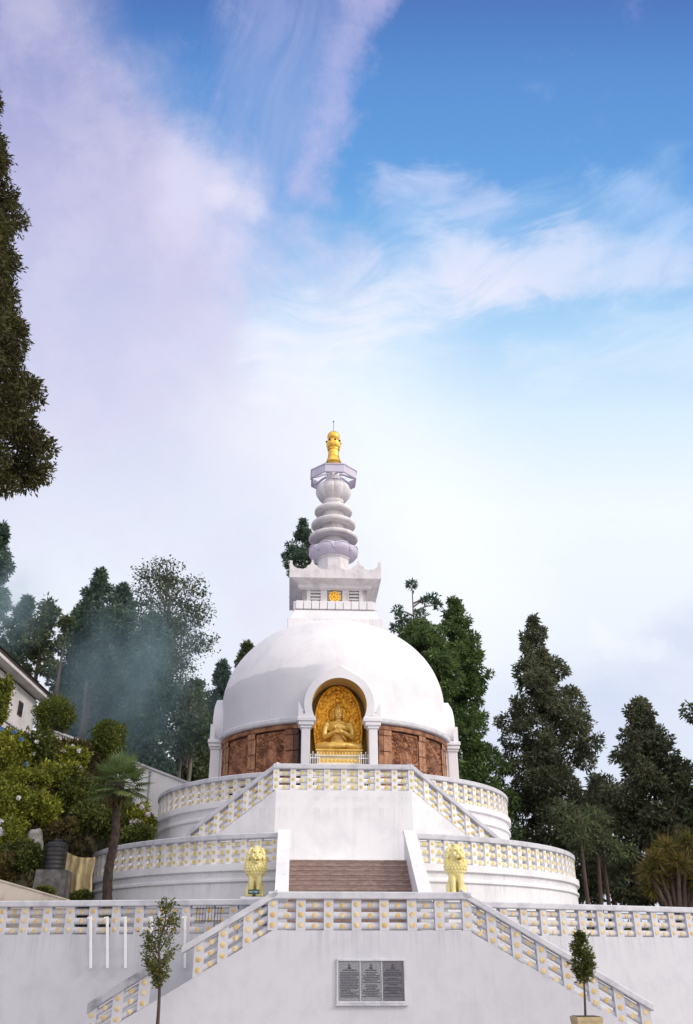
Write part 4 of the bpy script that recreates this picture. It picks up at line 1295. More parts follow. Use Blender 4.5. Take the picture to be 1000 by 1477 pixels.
conifer('lone conifer top peeping from behind the square block under the spire', 437, 88, 860,
        [(750, 3), (762, 10), (775, 18), (790, 25), (808, 26), (830, 24), (900, 34)], 'needles_blue', 17, clumps=34, per=210)
# left of the stupa
conifer('hazy conifer at the picture edge rising above the house roof', 4, 66, 985,
        [(757, 4), (775, 14), (800, 22), (835, 26), (870, 36), (930, 44), (985, 46)], 'needles_blue', 21, clumps=80, per=190)
conifer('tall dense conifer standing in the bluish smoke, left one of the tight pair', 146, 64, 1085,
        [(822, 4), (840, 15), (870, 26), (900, 34), (950, 42), (1000, 46), (1090, 48)], 'needles_blue', 22, clumps=100, per=200)
conifer('tall dense conifer standing in the bluish smoke, touching the lacy broadleaf tree', 178, 61, 1110,
        [(846, 5), (862, 16), (890, 24), (930, 30), (980, 34), (1040, 38), (1120, 42)], 'needles_blue', 23, clumps=92, per=195)
conifer('lower dense conifer in the smoke in front of the lacy broadleaf tree', 222, 58, 1120,
        [(890, 8), (905, 20), (930, 27), (980, 34), (1040, 44), (1125, 46)], 'needles_blue', 24, clumps=80, per=190)
conifer('dark conifer behind the dark half of the frieze next to the dome', 322, 72, 1130,
        [(956, 4), (972, 12), (1000, 22), (1050, 32), (1130, 40)], 'needles_blue', 25, clumps=60, per=190)
conifer('conifer whose tip just clears the dome edge', 357, 78, 1000,
        [(929, 3), (940, 9), (960, 16), (1000, 24), (1060, 30)], 'needles', 26, clumps=36, per=190)
conifer('shaded conifer low in the gap between lacy tree and dome', 285, 66, 1140,
        [(985, 6), (1005, 16), (1050, 26), (1140, 38)], 'needles', 27, clumps=56, per=190)
conifer('slim conifer with bare lower stem beside the house roof', 70, 60, 968,
        [(866, 6), (880, 20), (905, 27), (940, 30), (972, 22)], 'needles', 28, clumps=34, per=150, gap=.25, trunk=.30)
conifer('nearly bare conifer pole with a few tufts near its broken top', 97, 57, 900,
        [(896, 5), (905, 9), (915, 6), (930, 5)], 'needles', 29, clumps=6, per=60, trunk=.26)
conifer('conifer with open lower branches between the bare pole and the smoky pair', 112, 70, 1080,
        [(880, 3), (905, 8), (950, 16), (1000, 24), (1040, 26), (1090, 22)], 'needles', 30, clumps=40, per=150, gap=.15)
conifer('far dark conifer low behind the smoky trees beside the bare stems', 40, 74, 990,
        [(862, 4), (880, 16), (920, 24), (985, 30)], 'needles_blue', 31, clumps=40, per=170)
# bare stems under the smoky group
for u, Yb, v0, lb in ((118, 58, 985, 'bare brown stem nearest the bare conifer pole'), (127, 59.5, 975, 'bare brown stem second from the bare conifer pole'), (263, 60, 1000, 'pale bare stem beside the lacy broadleaf tree')):
    x = (u - U0) * mpp(1040, Yb); gz = ground(x, Yb) - .1
    t = thing('tree_stem', lb, 'tree', (x, Yb, gz), 0)
    mb = MB(); pts = trunk_mb(mb, zat(v0, Yb) - gz, .22, .09, seed=u, wig=.05)
    for k in range(7):
        a = k * 2.4; z = pts[-1][2] * (.55 + .06 * k)
        mb.tube([(0, 0, z), (.7 * math.cos(a), .7 * math.sin(a), z + .2), (1.2 * math.cos(a), 1.2 * math.sin(a), z + .1)], [.05, .03, .012], 5)
    mb.build('trunk', MAT['bark_pale' if u > 200 else 'bark'], t, smooth=60)

# the near giant at the picture edge
def giant():
    rng = np.random.default_rng(77)
    Y = 22.0
    prof = [(60, 30), (150, 92), (300, 160), (420, 200), (540, 240), (620, 275), (680, 250), (720, 190)]
    xt = (-75 - U0) * mpp(100, Y)
    gz = GZ
    H = zat(40, Y) - gz
    root = thing('conifer_tree', 'towering dark conifer close by, its foliage cut by the picture edge', 'tree', (xt, Y, gz), 0, 'conifers around the stupa')
    tb = MB(); trunk_mb(tb, H, .55, .06)
    edge_v = [60, 100, 150, 190, 215, 240, 275, 300, 330, 365, 400, 440, 475, 500, 540, 560, 600, 625, 650, 690, 715]
    edge_u = [-14, -4, 13, 10, 16, 34, 36, 28, 30, 33, 28, 44, 50, 46, 68, 54, 74, 76, 58, 28, -6]
    zz = [zat(v, Y) for v in edge_v]; rr_ = [(eu - U0) * mpp(v, Y) - xt for eu, v in zip(edge_u, edge_v)]
    o = np.argsort(zz); zz = np.array(zz)[o]; rr_ = np.array(rr_)[o]
    Cs, Ds, Ns = [], [], []
    z0, z1 = zz[0] + .7, H - .5
    for i in range(430):
        near = i < 300
        z = z0 + (z1 + gz - z0) * rng.random() ** 1.1
        R = float(np.interp(z, zz, rr_))
        rc = rng.uniform(.45, .85) if near else rng.uniform(.8, 1.2)
        a = rng.normal(0, .42) - .25 if near else rng.uniform(.9, 5.4)
        q = (R - rc * rng.uniform(1.1, 1.5)) * (1.0 if rng.random() < .62 else rng.uniform(.55, 1.0))
        q = max(q, .2)
        if near: q = q / max(.8, math.cos(a)) if abs(a) < .5 else q
        c = np.array([q * math.cos(a), q * math.sin(a), z - gz - .05 * q])
        k = int((1000 if near else 260) * rc ** 1.8)
        C, D, N = puff(rng, k, c, (rc, rc, rc * .75), droop=.3, shell=.45)
        Cs.append(C); Ds.append(D); Ns.append(N)
        if q > .5: tb.tube([(0, 0, c[2] - .22 * q), tuple(c * np.array([.6, .6, 1]) - np.array([0, 0, .1 * q])), tuple(c)], [.09, .05, .02], 5)
    C = np.concatenate(Cs); s = rng.uniform(.65, 1.3, len(C))
    link('crown', leaf_mesh('crown', C, np.concatenate(Ds), np.concatenate(Ns), .17 * s, .062 * s, MAT['needles_near']), root)
    tb.build('trunk', MAT['bark'], root, smooth=60)
giant()

# lacy broadleaf tree
def lacy(label, u, Y, top_v, base_v, halfw, seed, n_end=230, leaf=.34, mat='leaf_lacy'):
    rng = np.random.default_rng(seed); r2 = random.Random(seed)
    x = (u - U0) * mpp(base_v, Y); gz = ground(x, Y) - .1
    H = zat(top_v, Y) - gz; zb = zat(base_v, Y) - gz; wv = halfw * mpp((top_v + base_v) / 2, Y)
    root = thing('broadleaf_tree', label, 'tree', (x, Y, gz), 0)
    tb = MB(); trunk_mb(tb, H * .80, .30, .09, seed=seed, wig=.25)
    Cs, Ds, Ns = [], [], []
    zc, hz = (zb + H) / 2, (H - zb) / 2
    for i in range(n_end):
        q = unit(rng.normal(size=(1, 3)))[0] * (rng.random() ** .38)
        c = np.array([q[0] * wv, q[1] * wv, zc + q[2] * hz])
        if mnoise.noise(Vector((c[0] * .5, c[1] * .5, c[2] * .5 + seed))) < -.12: continue
        s = np.array([.1 * q[0], .1 * q[1], min(H * .78, max(zb * .5, c[2] - .7 * math.hypot(c[0], c[1]) - .6))])
        md = s * .45 + c * .55 + np.array([0, 0, .25]) + rng.normal(size=3) * .2
        if i % 2 == 0: tb.tube([tuple(s), tuple(md), tuple(c)], [.06, .035, .012], 4)
        k = int(rng.integers(30, 58))
        C = c + rng.normal(size=(k, 3)) * np.array([.5, .5, .22])
        Cs.append(C); Ds.append(rng.normal(size=(k, 3)) + np.array([q[0], q[1], -.4])); Ns.append(rng.normal(size=(k, 3)) * .6 + np.array([0, 0, 1]))
    C = np.concatenate(Cs); s = rng.uniform(.7, 1.3, len(C))
    link('crown', leaf_mesh('crown', C, np.concatenate(Ds), np.concatenate(Ns), leaf * s, leaf * .5 * s, MAT[mat]), root)
    tb.build('trunk', MAT['bark_pale'], root, smooth=60)
lacy('lacy broadleaf tree with thin see-through leafage behind the smoky conifers', 222, 68, 804, 1060, 66, 41, n_end=560, leaf=.26)
lacy('small pale green broadleaf tree in the gap beside the smoky conifers', 268, 59, 985, 1110, 22, 42, n_end=110, leaf=.30)

# ------------------------------------------------------------------ slope on the left: shrubs, topiary, palm
def shrub(name, label, cat, loc, size, n, leaf, mat, seed, lumps=9, group=None, flowers=None, stem=None, shell=.5, core=True):
    rng = np.random.default_rng(seed)
    root = thing(name, label, cat, loc, 0, group)
    sx, sy, sz = size
    Cs, Ds, Ns = [], [], []
    h0 = stem or 0.0
    for k in range(lumps):
        q = unit(rng.normal(size=(1, 3)))[0]; f = .62 if lumps > 1 else 0
        c = np.array([q[0] * sx * f, q[1] * sy * f, h0 + sz * (1 + q[2] * f)])
        if c[2] < h0 + .2 * sz: c[2] = h0 + .2 * sz
        r = np.array([sx, sy, sz]) * (rng.uniform(.38, .56) if lumps > 1 else 1.0)
        C, D, N = puff(rng, n // lumps, c, r, droop=.05, shell=shell, up=.2)
        Cs.append(C); Ds.append(D); Ns.append(N)
    C = np.concatenate(Cs); s = rng.uniform(.6, 1.3, len(C))
    link('foliage', leaf_mesh('foliage', C, np.concatenate(Ds), np.concatenate(Ns), leaf * s, leaf * .5 * s, MAT[mat]), root)
    mb = MB(); rr = random.Random(seed)
    for k in range(5 if not stem else 4):
        a = rr.uniform(0, 6.28); d = sx * .5
        mb.tube([(0, 0, -.1), (.3 * d * math.cos(a), .3 * d * math.sin(a), h0 * .7 + sz * .4), (d * math.cos(a), d * math.sin(a), h0 + sz * 1.2)], [.07 if stem else .035, .04, .012], 6)
    mb.build('stem', MAT['bark'], root, smooth=60)
    if flowers:
        fm, cnt = flowers
        for k in range(cnt):
            q = unit(rng.normal(size=(1, 3)))[0]; q[1] = -abs(q[1]) - .25; q[2] = q[2] * .8 + .1; q /= np.linalg.norm(q)
            p = np.array([q[0] * sx, q[1] * sy, h0 + sz * (1 + q[2])]) * 1.0
            r = rng.uniform(.06, .10)
            C, D, N = puff(rng, 46, (0, 0, 0), (r, r, r * .8), droop=0, shell=.6, up=0)
            o = link('flower_head', leaf_mesh('flower_head', C, D, N, np.full(46, .085), np.full(46, .075), MAT[fm]), root)
            o.location = p
    return root
def put(u, v, Y):                                                  # on the slope along that bearing
    p = W(u, v, Y); return (p.x, Y, p.z)
# clipped balls
def topiary(label, u, vc, Y, r, seed):
    p = W(u, vc, Y); rr_ = r * mpp(vc, Y); gz = ground(p.x, Y) - .1
    shrub('topiary', label, 'shrub', (p.x, Y, gz), (rr_, rr_, rr_ * .95), 11000, .12, 'leaf_topiary', seed, lumps=30, stem=p.z - rr_ * .95 - gz, shell=.45, group='clipped shrub balls')
topiary('clipped shrub ball in front of the house wall', 77, 1033, 46.0, 31, 61)
topiary('clipped shrub ball directly above the palm crown', 158, 1065, 45.5, 28.5, 62)
SL = 'shrubs on the bank'
k = 0
for (u, v, Y, w, h, mat, fl, lb) in (
    (-6, 1012, 44.0, 26, 44, 'leaf', None, 'tall yellow-green shrub under the house eave at the picture edge'),
    (14, 1085, 42.0, 44, 34, 'leaf', ('petal_blue', 6), 'hydrangea with blue flower heads on the bank'),
    (52, 1075, 43.5, 34, 28, 'leaf_dark', ('petal_white', 3), 'dark shrub below the house-side clipped ball'),
    (104, 1098, 44.0, 26, 22, 'leaf', ('petal_white', 6), 'hydrangea with white flower heads between the two clipped balls'),
    (84, 1120, 42.0, 34, 26, 'leaf', None, 'bright shrub below the white hydrangea on the bank'),
    (36, 1135, 40.5, 40, 30, 'leaf', None, 'broad sunlit shrub in the middle of the bank'),
    (6, 1160, 39.5, 36, 32, 'leaf', ('petal_white', 3), 'shrub at the picture edge below the blue hydrangea'),
    (56, 1168, 40.0, 34, 26, 'leaf', None, 'light green shrub above the pale rock'),
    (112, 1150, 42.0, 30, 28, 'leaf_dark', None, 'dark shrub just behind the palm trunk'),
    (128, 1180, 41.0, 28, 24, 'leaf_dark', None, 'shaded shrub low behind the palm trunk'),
    (203, 1186, 42.0, 23, 27, 'leaf', ('petal_pink', 7), 'shrub with pale pink flower heads beside the upper terrace'),
    (180, 1172, 43.5, 20, 20, 'leaf', None, 'yellow-green shrub behind the palm crown'),
    (160, 1190, 41.5, 26, 22, 'leaf_dark', None, 'dark shrub right of the palm trunk under the crown'),
    (10, 1205, 38.5, 30, 26, 'leaf', ('petal_white', 5), 'white hydrangea low on the bank at the picture edge'),
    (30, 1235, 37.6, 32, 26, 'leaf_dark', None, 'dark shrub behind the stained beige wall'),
    (8, 1250, 37.2, 26, 20, 'dry', None, 'dry brownish bush at the end of the stained beige wall'),
    (64, 1288, 36.9, 12, 7, 'leaf_dark', None, 'low dark plant in front of the stone block'),
    (118, 1293, 36.8, 14, 5, 'leaf_dark', None, 'low plant under the burlap sheet'),
    (198, 1205, 40.8, 30, 16, 'leaf_dark', None, 'low dark shrub against the lower balustrade behind the palm'),
    (90, 1195, 40.0, 22, 16, 'dry', None, 'dry brown shrub above the black tank'),
):
    k += 1
    p = W(u, v, Y); sx, sz = w * mpp(v, Y), h * mpp(v, Y)
    z = p.z - sz
    shrub('hydrangea' if fl else 'shrub', lb, 'shrub', (p.x, Y, z), (sx, sx * .9, sz), int(2200 + 2600 * sx * sz), .17 if mat != 'dry' else .16, mat, 100 + k, lumps=15, group=SL, flowers=fl)
# ground cover on the bank: uncountable blades
rng = np.random.default_rng(9)
n = 26000
X = rng.uniform(-26, -8.6, n); Yy = rng.uniform(36.5, 50, n)
Zz = np.array([ground(a, b) for a, b in zip(X, Yy)])
kk = (Zz > FL1 + .12)
C = np.stack([X, Yy, Zz - .03], 1)[kk]; q = len(C)
s = rng.uniform(.5, 1.3, q)
tag(link('ground_cover', leaf_mesh('ground_cover', C, rng.normal(size=(q, 3)) * .7 + np.array([.15, -.25, .6]), rng.normal(size=(q, 3)), .38 * s, .13 * s, MAT['dry'])), 'dry grass and low creepers covering the bank', None, kind='stuff')
# undergrowth under the right-hand conifers
n = 9000
X = rng.uniform(8, 34, n); Yy = rng.uniform(52, 74, n)
C = np.stack([X, Yy, np.array([ground(a, b) for a, b in zip(X, Yy)]) - .03], 1); s = rng.uniform(.5, 1.5, n)
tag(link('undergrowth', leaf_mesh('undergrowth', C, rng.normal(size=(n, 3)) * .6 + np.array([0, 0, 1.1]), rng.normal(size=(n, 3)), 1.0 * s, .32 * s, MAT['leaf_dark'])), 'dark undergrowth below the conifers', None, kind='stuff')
for u, Y, lb in ((842, 55, 'straight bare trunk just behind the lower terrace edge'), (858, 56.5, 'leaning bare trunk beside the lower terrace edge'), (872, 58, 'thin bare trunk farthest from the lower terrace edge')):
    x = (u - U0) * mpp(1260, Y); gz = ground(x, Y) - .1
    t = thing('tree_stem', lb, 'tree', (x, Y, gz), 0)
    mb = MB(); trunk_mb(mb, 7.5, .17, .07, lean=(.5 if u == 858 else .1, 0), seed=u)
    mb.build('trunk', MAT['bark'], t, smooth=60)
    rg = np.random.default_rng(u); Cs = [puff(rg, 300, (rg.uniform(-1.3, 1.3), rg.uniform(-.6, .6), 5.4 + .7 * j), (1.0, .9, .6)) for j in range(4)]
    C = np.concatenate([a for a, _, _ in Cs]); link('crown', leaf_mesh('crown', C, np.concatenate([b for _, b, _ in Cs]), np.concatenate([c for _, _, c in Cs]), np.full(len(C), .32), np.full(len(C), .10), MAT['needles']), t)

# fan palm
def fan(mb, base, d, side, Ln, seg, r, mi=0):
    """petiole then a pleated fan of blades"""
    pass
Yp = 36.3
px_ = (155 - U0) * mpp(1290, Yp); pz0 = FL1 - .05; ph = zat(1128, Yp) - pz0
palm = thing('palm_tree', 'fan palm with a shaggy dark trunk in front of the curved terrace', 'palm', (px_, Yp, pz0), 0)
mb = MB()
N = 30
mb.tube([(.05 * math.sin(i * .4), 0, ph * i / N) for i in range(N + 1)], [(.19 - .05 * i / N) * (1 + .13 * (i % 2)) + (.06 if i < 2 else 0) + .09 * max(0, i / N - .8) / .2 for i in range(N + 1)], 11)
mb.build('trunk', MAT['palm_fibre'], palm, smooth=60)
rr = random.Random(21)
for k in range(34):
    a = k * 2.39996; el = rad(84 - 118 * ((k + .5) / 34) ** .9)
    hd = Vector((math.cos(a), math.sin(a), 0))
    d = (hd * math.cos(el) + Vector((0, 0, math.sin(el)))).normalized()
    pl_ = rr.uniform(.62, .85)
    b0 = Vector((0, 0, ph - .06)); b1 = b0 + d * pl_ + Vector((0, 0, -.05))
    s_ = Vector((-hd.y, hd.x, 0)); nrm = s_.cross(d).normalized()
    m = MB()
    m.tube([b0, (b0 + b1) / 2 + Vector((0, 0, .03)), b1], [.022, .016, .013], 5)
    nb_ = 19
    for j in range(nb_):
        t = -1 + 2 * j / (nb_ - 1)
        ph_ = t * rad(108)
        dd = (d * math.cos(ph_) + s_ * math.sin(ph_)).normalized()
        ln = rr.uniform(.56, .74) * (1 - .22 * abs(t))
        w_ = nrm.cross(dd).normalized() * .036
        dip = Vector((0, 0, -.03 - .09 * abs(t)))
        p1 = b1 + dd * ln * .6 - Vector((0, 0, .03)); p2 = b1 + dd * ln * 1.12 + dip * 1.3
        m.add([b1, p1 + w_, p1 + nrm * .012, p1 - w_, p2], [(0, 1, 2), (0, 2, 3), (1, 4, 2), (2, 4, 3)])
    m.build('frond', MAT['palm'], palm)
rg = np.random.default_rng(3)                                       # dead skirt below the crown
C = np.stack([rg.normal(0, .10, 260), rg.normal(0, .10, 260), ph - .1 - rg.random(260) * .75], 1)
link('dry_skirt', leaf_mesh('dry_skirt', C, np.stack([rg.normal(0, .5, 260), rg.normal(0, .5, 260), -np.ones(260)], 1), rg.normal(size=(260, 3)), rg.uniform(.3, .6, 260), np.full(260, .06), MAT['dry']), palm)
shrub('shrub', 'small plant at the foot of the palm trunk', 'shrub', (px_, Yp - .35, FL1), (.55, .4, .30), 700, .20, 'leaf_dark', 301, lumps=6, group=SL)

# sword-leaf plant at the right edge
Yy_ = 47.0
p = W(972, 1290, Yy_); gz = ground(p.x, Yy_) - .1
yuc = thing('sword_leaf_plant', 'yellow-green plant with spiky sword leaves and orange dead blades', 'plant', (p.x, Yy_, gz), 0)
mb = MB(); heads = []
for u, v in ((946, 1240), (962, 1224), (992, 1216), (978, 1244), (1012, 1228), (936, 1256), (1000, 1256), (955, 1264), (975, 1270), (992, 1276), (940, 1280), (1010, 1270)):
    q = W(u, v, Yy_ + rr.uniform(-.6, .6)); h = Vector((q.x - p.x, q.y - Yy_, q.z - gz)); heads.append(h)
    mb.tube([(h.x * .15, 0, 0), (h.x * .5, h.y * .5, h.z * .55), tuple(h)], [.16, .12, .09], 8)
mb.build('trunk', MAT['bark'], yuc, smooth=60)
for h in heads:
    rg = np.random.default_rng(int(abs(h.x * 100)))
    q = unit(rg.normal(size=(330, 3)) + np.array([0, 0, .1]))
    C = np.array(h) + q * .06
    link('leaf_rosette', leaf_mesh('leaf_rosette', C, q + np.array([0, 0, -.12]), rg.normal(size=(330, 3)), rg.uniform(.5, .92, 330), np.full(330, .045), MAT['yucca'], bend=.25), yuc)

# ------------------------------------------------------------------ sapling and potted topiary in front of the wall
def sapling(name, label, u, Y, base_z, prof, leaf, n, mat, seed, stem_r, lean=0.0, ragged=.5):
    rng = np.random.default_rng(seed); r2 = random.Random(seed)
    vt = prof[0][0]
    x = (u - U0) * mpp(1460, Y)
    root = thing(name, label, 'sapling', (x, Y, base_z), 0)
    H = zat(vt, Y) - base_z
    zs = np.array([zat(v, Y) - base_z for v, c, w in prof][::-1]); rs = np.array([w * mpp(v, Y) for v, c, w in prof][::-1]); cs = np.array([(c - U0) * mpp(v, Y) - x for v, c, w in prof][::-1])
    mb = MB()
    pts = [(float(np.interp(H * t, zs, cs)) * min(1, t * 1.5) + .015 * math.sin(6 * t), .02 * math.sin(9 * t), H * .97 * t) for t in [i / 12 for i in range(13)]]
    mb.tube(pts, [stem_r * (1 - .8 * i / 12) for i in range(13)], 8)
    Cs, Ds, Ns = [], [], []
    nb = int(n / 26)
    for i in range(nb):
        z = zs[0] + (zs[-1] - zs[0]) * rng.random() ** 1.05
        R = float(np.interp(z, zs, rs)); c0 = float(np.interp(z, zs, cs))
        a = rng.uniform(0, 6.283); q = R * rng.random() ** .5 * rng.uniform(.75, 1.1)
        e = np.array([c0 + q * math.cos(a), q * math.sin(a), z + .12 * q])
        s = np.array([c0, 0, max(zs[0] - .25, z - .7 * q - .1)])
        if i % 2 == 0: mb.tube([tuple(s), tuple(s * .5 + e * .5 + np.array([0, 0, .03])), tuple(e)], [.014, .009, .004], 4)
        k = 26
        t = rng.random((k, 1)) ** .6
        C = s * (1 - t) * ragged + e * (1 - (1 - t) * ragged) + rng.normal(size=(k, 3)) * .055
        Cs.append(C); Ds.append(rng.normal(size=(k, 3)) * .8 + np.array([math.cos(a), math.sin(a), .35])); Ns.append(rng.normal(size=(k, 3)) + np.array([0, 0, .6]))
    C = np.concatenate(Cs); s = rng.uniform(.7, 1.25, len(C))
    link('crown', leaf_mesh('crown', C, np.concatenate(Ds), np.concatenate(Ns), leaf * s, leaf * .42 * s, MAT[mat]), root)
    mb.build('trunk', MAT['bark'], root, smooth=60)
    return root
sapling('sapling', 'slim leafy sapling standing free in front of the white wall', 229, 28.6, GZ,
        [(1296, 240, 8), (1310, 240, 16), (1330, 239, 23), (1350, 232, 34), (1365, 230, 36), (1378, 231, 30), (1392, 229, 22), (1408, 229, 12), (1420, 229, 5)], .105, 2300, 'leaf_olive', 71, .062, ragged=.75)
Yt = 27.6
pot_z = zat(1466, Yt)
pot = thing('planter', 'square beige planter standing before the white wall', 'planter', ((845.5 - U0) * mpp(1466, Yt), Yt, GZ), rad(3))
ph_ = pot_z - GZ; wv = 18.5 * mpp(1466, Yt)
m = MB()
def taper(mb, h0, z0, h1, z1): frust(mb, h0, z0, h1, z1)
taper(m, wv * .80, 0, wv * .98, ph_ - .10); taper(m, wv, ph_ - .10, wv, ph_)
m.build('pot', MAT['pot'], pot)
m = MB(); m.box(-wv * .88, wv * .88, -wv * .88, wv * .88, ph_ - .02, ph_ + .012); m.build('soil', MAT['soil'], pot)
sapling('topiary', 'small dark potted topiary tree with a thin stem', 844, Yt, pot_z,
        [(1347, 838, 5), (1358, 838, 10), (1372, 841, 16), (1390, 843, 18), (1403, 842, 15), (1412, 843, 5)], .115, 2400, 'leaf_olive', 72, .035, ragged=.6)

# ------------------------------------------------------------------ house, sloping wall, things on the left
hx = -18.5
house = thing('house', 'whitewashed house with dark eaves high on the bank', 'house', (hx, 46.5, 11.0), 0)
m = MB(); m.box(-7, 0, -8.5, 6.6, -1.5, 5.0); m.build('house_wall', MAT['house'], house)
m = MB()
m.box(-7.8, .75, -9.2, 7.3, 5.28, 5.42)
m.add([(-7.9, -9.3, 5.42), (.85, -9.3, 5.42), (.85, 7.4, 5.42), (-7.9, 7.4, 5.42), (-3.5, -9.3, 7.6), (-3.5, 7.4, 7.6)], [(0, 1, 4), (1, 2, 5, 4), (2, 3, 5), (3, 0, 4, 5), (3, 2, 1, 0)])
m.build('roof', MAT['roof'], house)
m = MB(); m.box(.0, .70, -9.1, 7.2, 5.08, 5.28); m.build('eave_soffit', MAT['house'], house)
m = MB(); m.box(.0, .10, -8.5, 6.6, 2.60, 2.72); m.build('string_course', MAT['coping'], house)
for y, z0, z1, wd in ((1.1, 3.15, 4.2, .75), (3.9, 3.5, 4.15, .35), (-2.4, 3.15, 4.2, .8)):
    m = MB(); m.box(.0, .05, y - wd, y + wd, z0 - .08, z1 + .08); 
    f = m.build('window', MAT['darkframe'], house)
    m = MB()
    for a in (-.5, .5):
        for b in (.25, .75):
            m.box(.05, .07, y + wd * a - wd * .42, y + wd * a + wd * .42, z0 + (z1 - z0) * (b - .22), z0 + (z1 - z0) * (b + .22))
    m.build('pane', MAT['glass'], f)

# white stair wall stepping down from the house to the upper walk
wl = thing('garden_wall', 'white sloping garden wall with a downpipe running down from the house', 'wall', (0, 50.0, 0), 0)
m = MB()
pa, pb, pc, pd = W(66, 1052, 50), W(140, 1080, 50), W(150, 1081, 50), W(292, 1139, 50)
zb_ = 5.5
m.prism([(pa.x, zb_), (pb.x, zb_), (pb.x, pb.z), (pa.x, pa.z)], -.15, .2)
m.prism([(pb.x, zb_), (pd.x, zb_), (pd.x, pd.z), (pb.x, pb.z - .02)], -.10, .2)
m.build('wall_face', MAT['terrace'], wl)
m = MB()
m.prism([(pa.x, pa.z), (pb.x + .1, pb.z - .02), (pb.x + .1, pb.z + .11), (pa.x, pa.z + .13)], -.24, .28)
m.prism([(pb.x + .1, pb.z - .04), (pd.x, pd.z), (pd.x, pd.z + .12), (pb.x + .1, pb.z + .09)], -.19, .28)
m.build('wall_coping', MAT['coping'], wl)
m = MB(); q = W(218, 1110, 50); m.tube([(q.x, -.17, q.z - .1), (q.x, -.17, q.z - 3.0)], .055, 8)
m.tube([(q.x - .02, -.15, q.z - .1), (q.x, -.17, q.z - .2)], .08, 8); m.build('downpipe', MAT['pipe'], wl, smooth=60)

# stained beige wall at the lower left
bw_ = thing('boundary_wall', 'low stained beige wall sloping behind the forecourt balustrade', 'wall', (0, 35.6, 0), 0)
m = MB(); a, b = W(-90, 1258, 35.6), W(97, 1299, 35.6); a0_ = W(-30, 1262, 35.6)
m.prism([(a.x, FL1 - .1), (b.x, FL1 - .1), (b.x, b.z), (a0_.x, a0_.z), (a.x, a.z)], 0, .25)
m.build('wall_face', MAT['beige'], bw_)
m = MB(); m.prism([(a0_.x, a0_.z), (b.x + .03, b.z), (b.x + .03, b.z + .05), (a0_.x, a0_.z + .05)], -.03, .28); m.build('wall_top', MAT['beige'], bw_)

# black water tank on its block
Yk = 37.6
p = W(77, 1256, Yk); rk = 14.6 * mpp(1240, Yk); hk = zat(1215, Yk) - p.z
tank = thing('water_tank', 'black ribbed plastic water tank standing on a grey stone block', 'tank', (p.x, Yk, p.z), 0)
m = MB(); prof = [(rk * .97, 0)]
for k in range(6):
    z = hk * (.04 + .15 * k); prof += [(rk * .96, z), (rk, z + hk * .03), (rk, z + hk * .09), (rk * .96, z + hk * .12)]
prof += [(rk * .97, hk * .93), (rk * .80, hk), (rk * .40, hk * 1.03)]
m.lathe(prof, 40); m.build('tank_body', MAT['black'], tank, smooth=40)
m = MB(); m.lathe([(rk * .40, hk * 1.02), (rk * .42, hk * 1.03), (rk * .42, hk * 1.09), (rk * .3, hk * 1.11)], 24); m.build('lid', MAT['black'], tank, smooth=40)
t = thing('stone_block', 'rough grey stone block under the black tank', 'block', (p.x + .05, Yk, FL1 - .1), rad(5))
bz = p.z - FL1 + .1
m = MB()
N = 6
vs = []; fs = []
for i in range(N + 1):
    z = bz * i / N
    for j in range(24):
        a = 2 * math.pi * j / 24; ca, sa = math.cos(a), math.sin(a)
        k = .60 / max(abs(ca), abs(sa)); k = k * (1 + .07 * mnoise.noise(Vector((ca * 2, sa * 2, z * 1.6))))
        vs.append((k * ca, k * sa, z if i < N else z - .005))
fs = [(i * 24 + j, i * 24 + (j + 1) % 24, (i + 1) * 24 + (j + 1) % 24, (i + 1) * 24 + j) for i in range(N) for j in range(24)] + [tuple(range(N * 24, N * 24 + 24))]
m.add(vs, fs); tag(m.build('block', MAT['block'], t, smooth=35))
# burlap sheet
a, b = W(90, 1224, 38.4), W(138, 1236, 38.0)
sheet = thing('burlap_sheet', 'beige burlap sheet hung beside the black tank', 'sheet', (a.x, 38.4, 0), 0)
m = MB(); ni, nj = 26, 26; zt0, zt1, zl = a.z, b.z, zat(1290, 38.2)
vs = []
for i in range(ni + 1):
    for j in range(nj + 1):
        s, t = j / nj, i / ni
        top = zt0 + (zt1 - zt0) * s - .16 * math.sin(math.pi * s)
        bot = zl + (.12 * math.sin(6 * s) if s < .8 else -.1 * (s - .8))
        vs.append(((b.x - a.x) * (s + .015 * math.sin(9 * t)), -.4 * s + .07 * math.sin(17 * s + 2 * t) * (.3 + t) + .04 * math.sin(31 * s), top + (bot - top) * t))
m.add(vs, [(i * (nj + 1) + j, i * (nj + 1) + j + 1, (i + 1) * (nj + 1) + j + 1, (i + 1) * (nj + 1) + j) for i in range(ni) for j in range(nj)])
k_ = len(m.v)
m.build('cloth', MAT['burlap'], sheet, smooth=60)
m = MB(); q = W(97, 1224, 37.9); m.tube([(q.x - a.x, -.5, zt0 + .1), (q.x - a.x + .03, -.5, FL1)], .022, 6); m.build('stake', MAT['iron'], sheet)
# pale rock in the bank
p = W(50, 1222, 38.6)
t = thing('rock', 'pale upright rock set in the bank by the tank', 'rock', (p.x, 38.6, p.z - .9), 0)
m = MB(); vs, fs = ico((0, 0, .9), (.34, .30, .70), None, 3)
m.add([Vector(v) * (1 + .28 * mnoise.noise(Vector(v) * 1.7)) for v in vs], fs); m.build('stone', MAT['stone_white'], t, smooth=40)
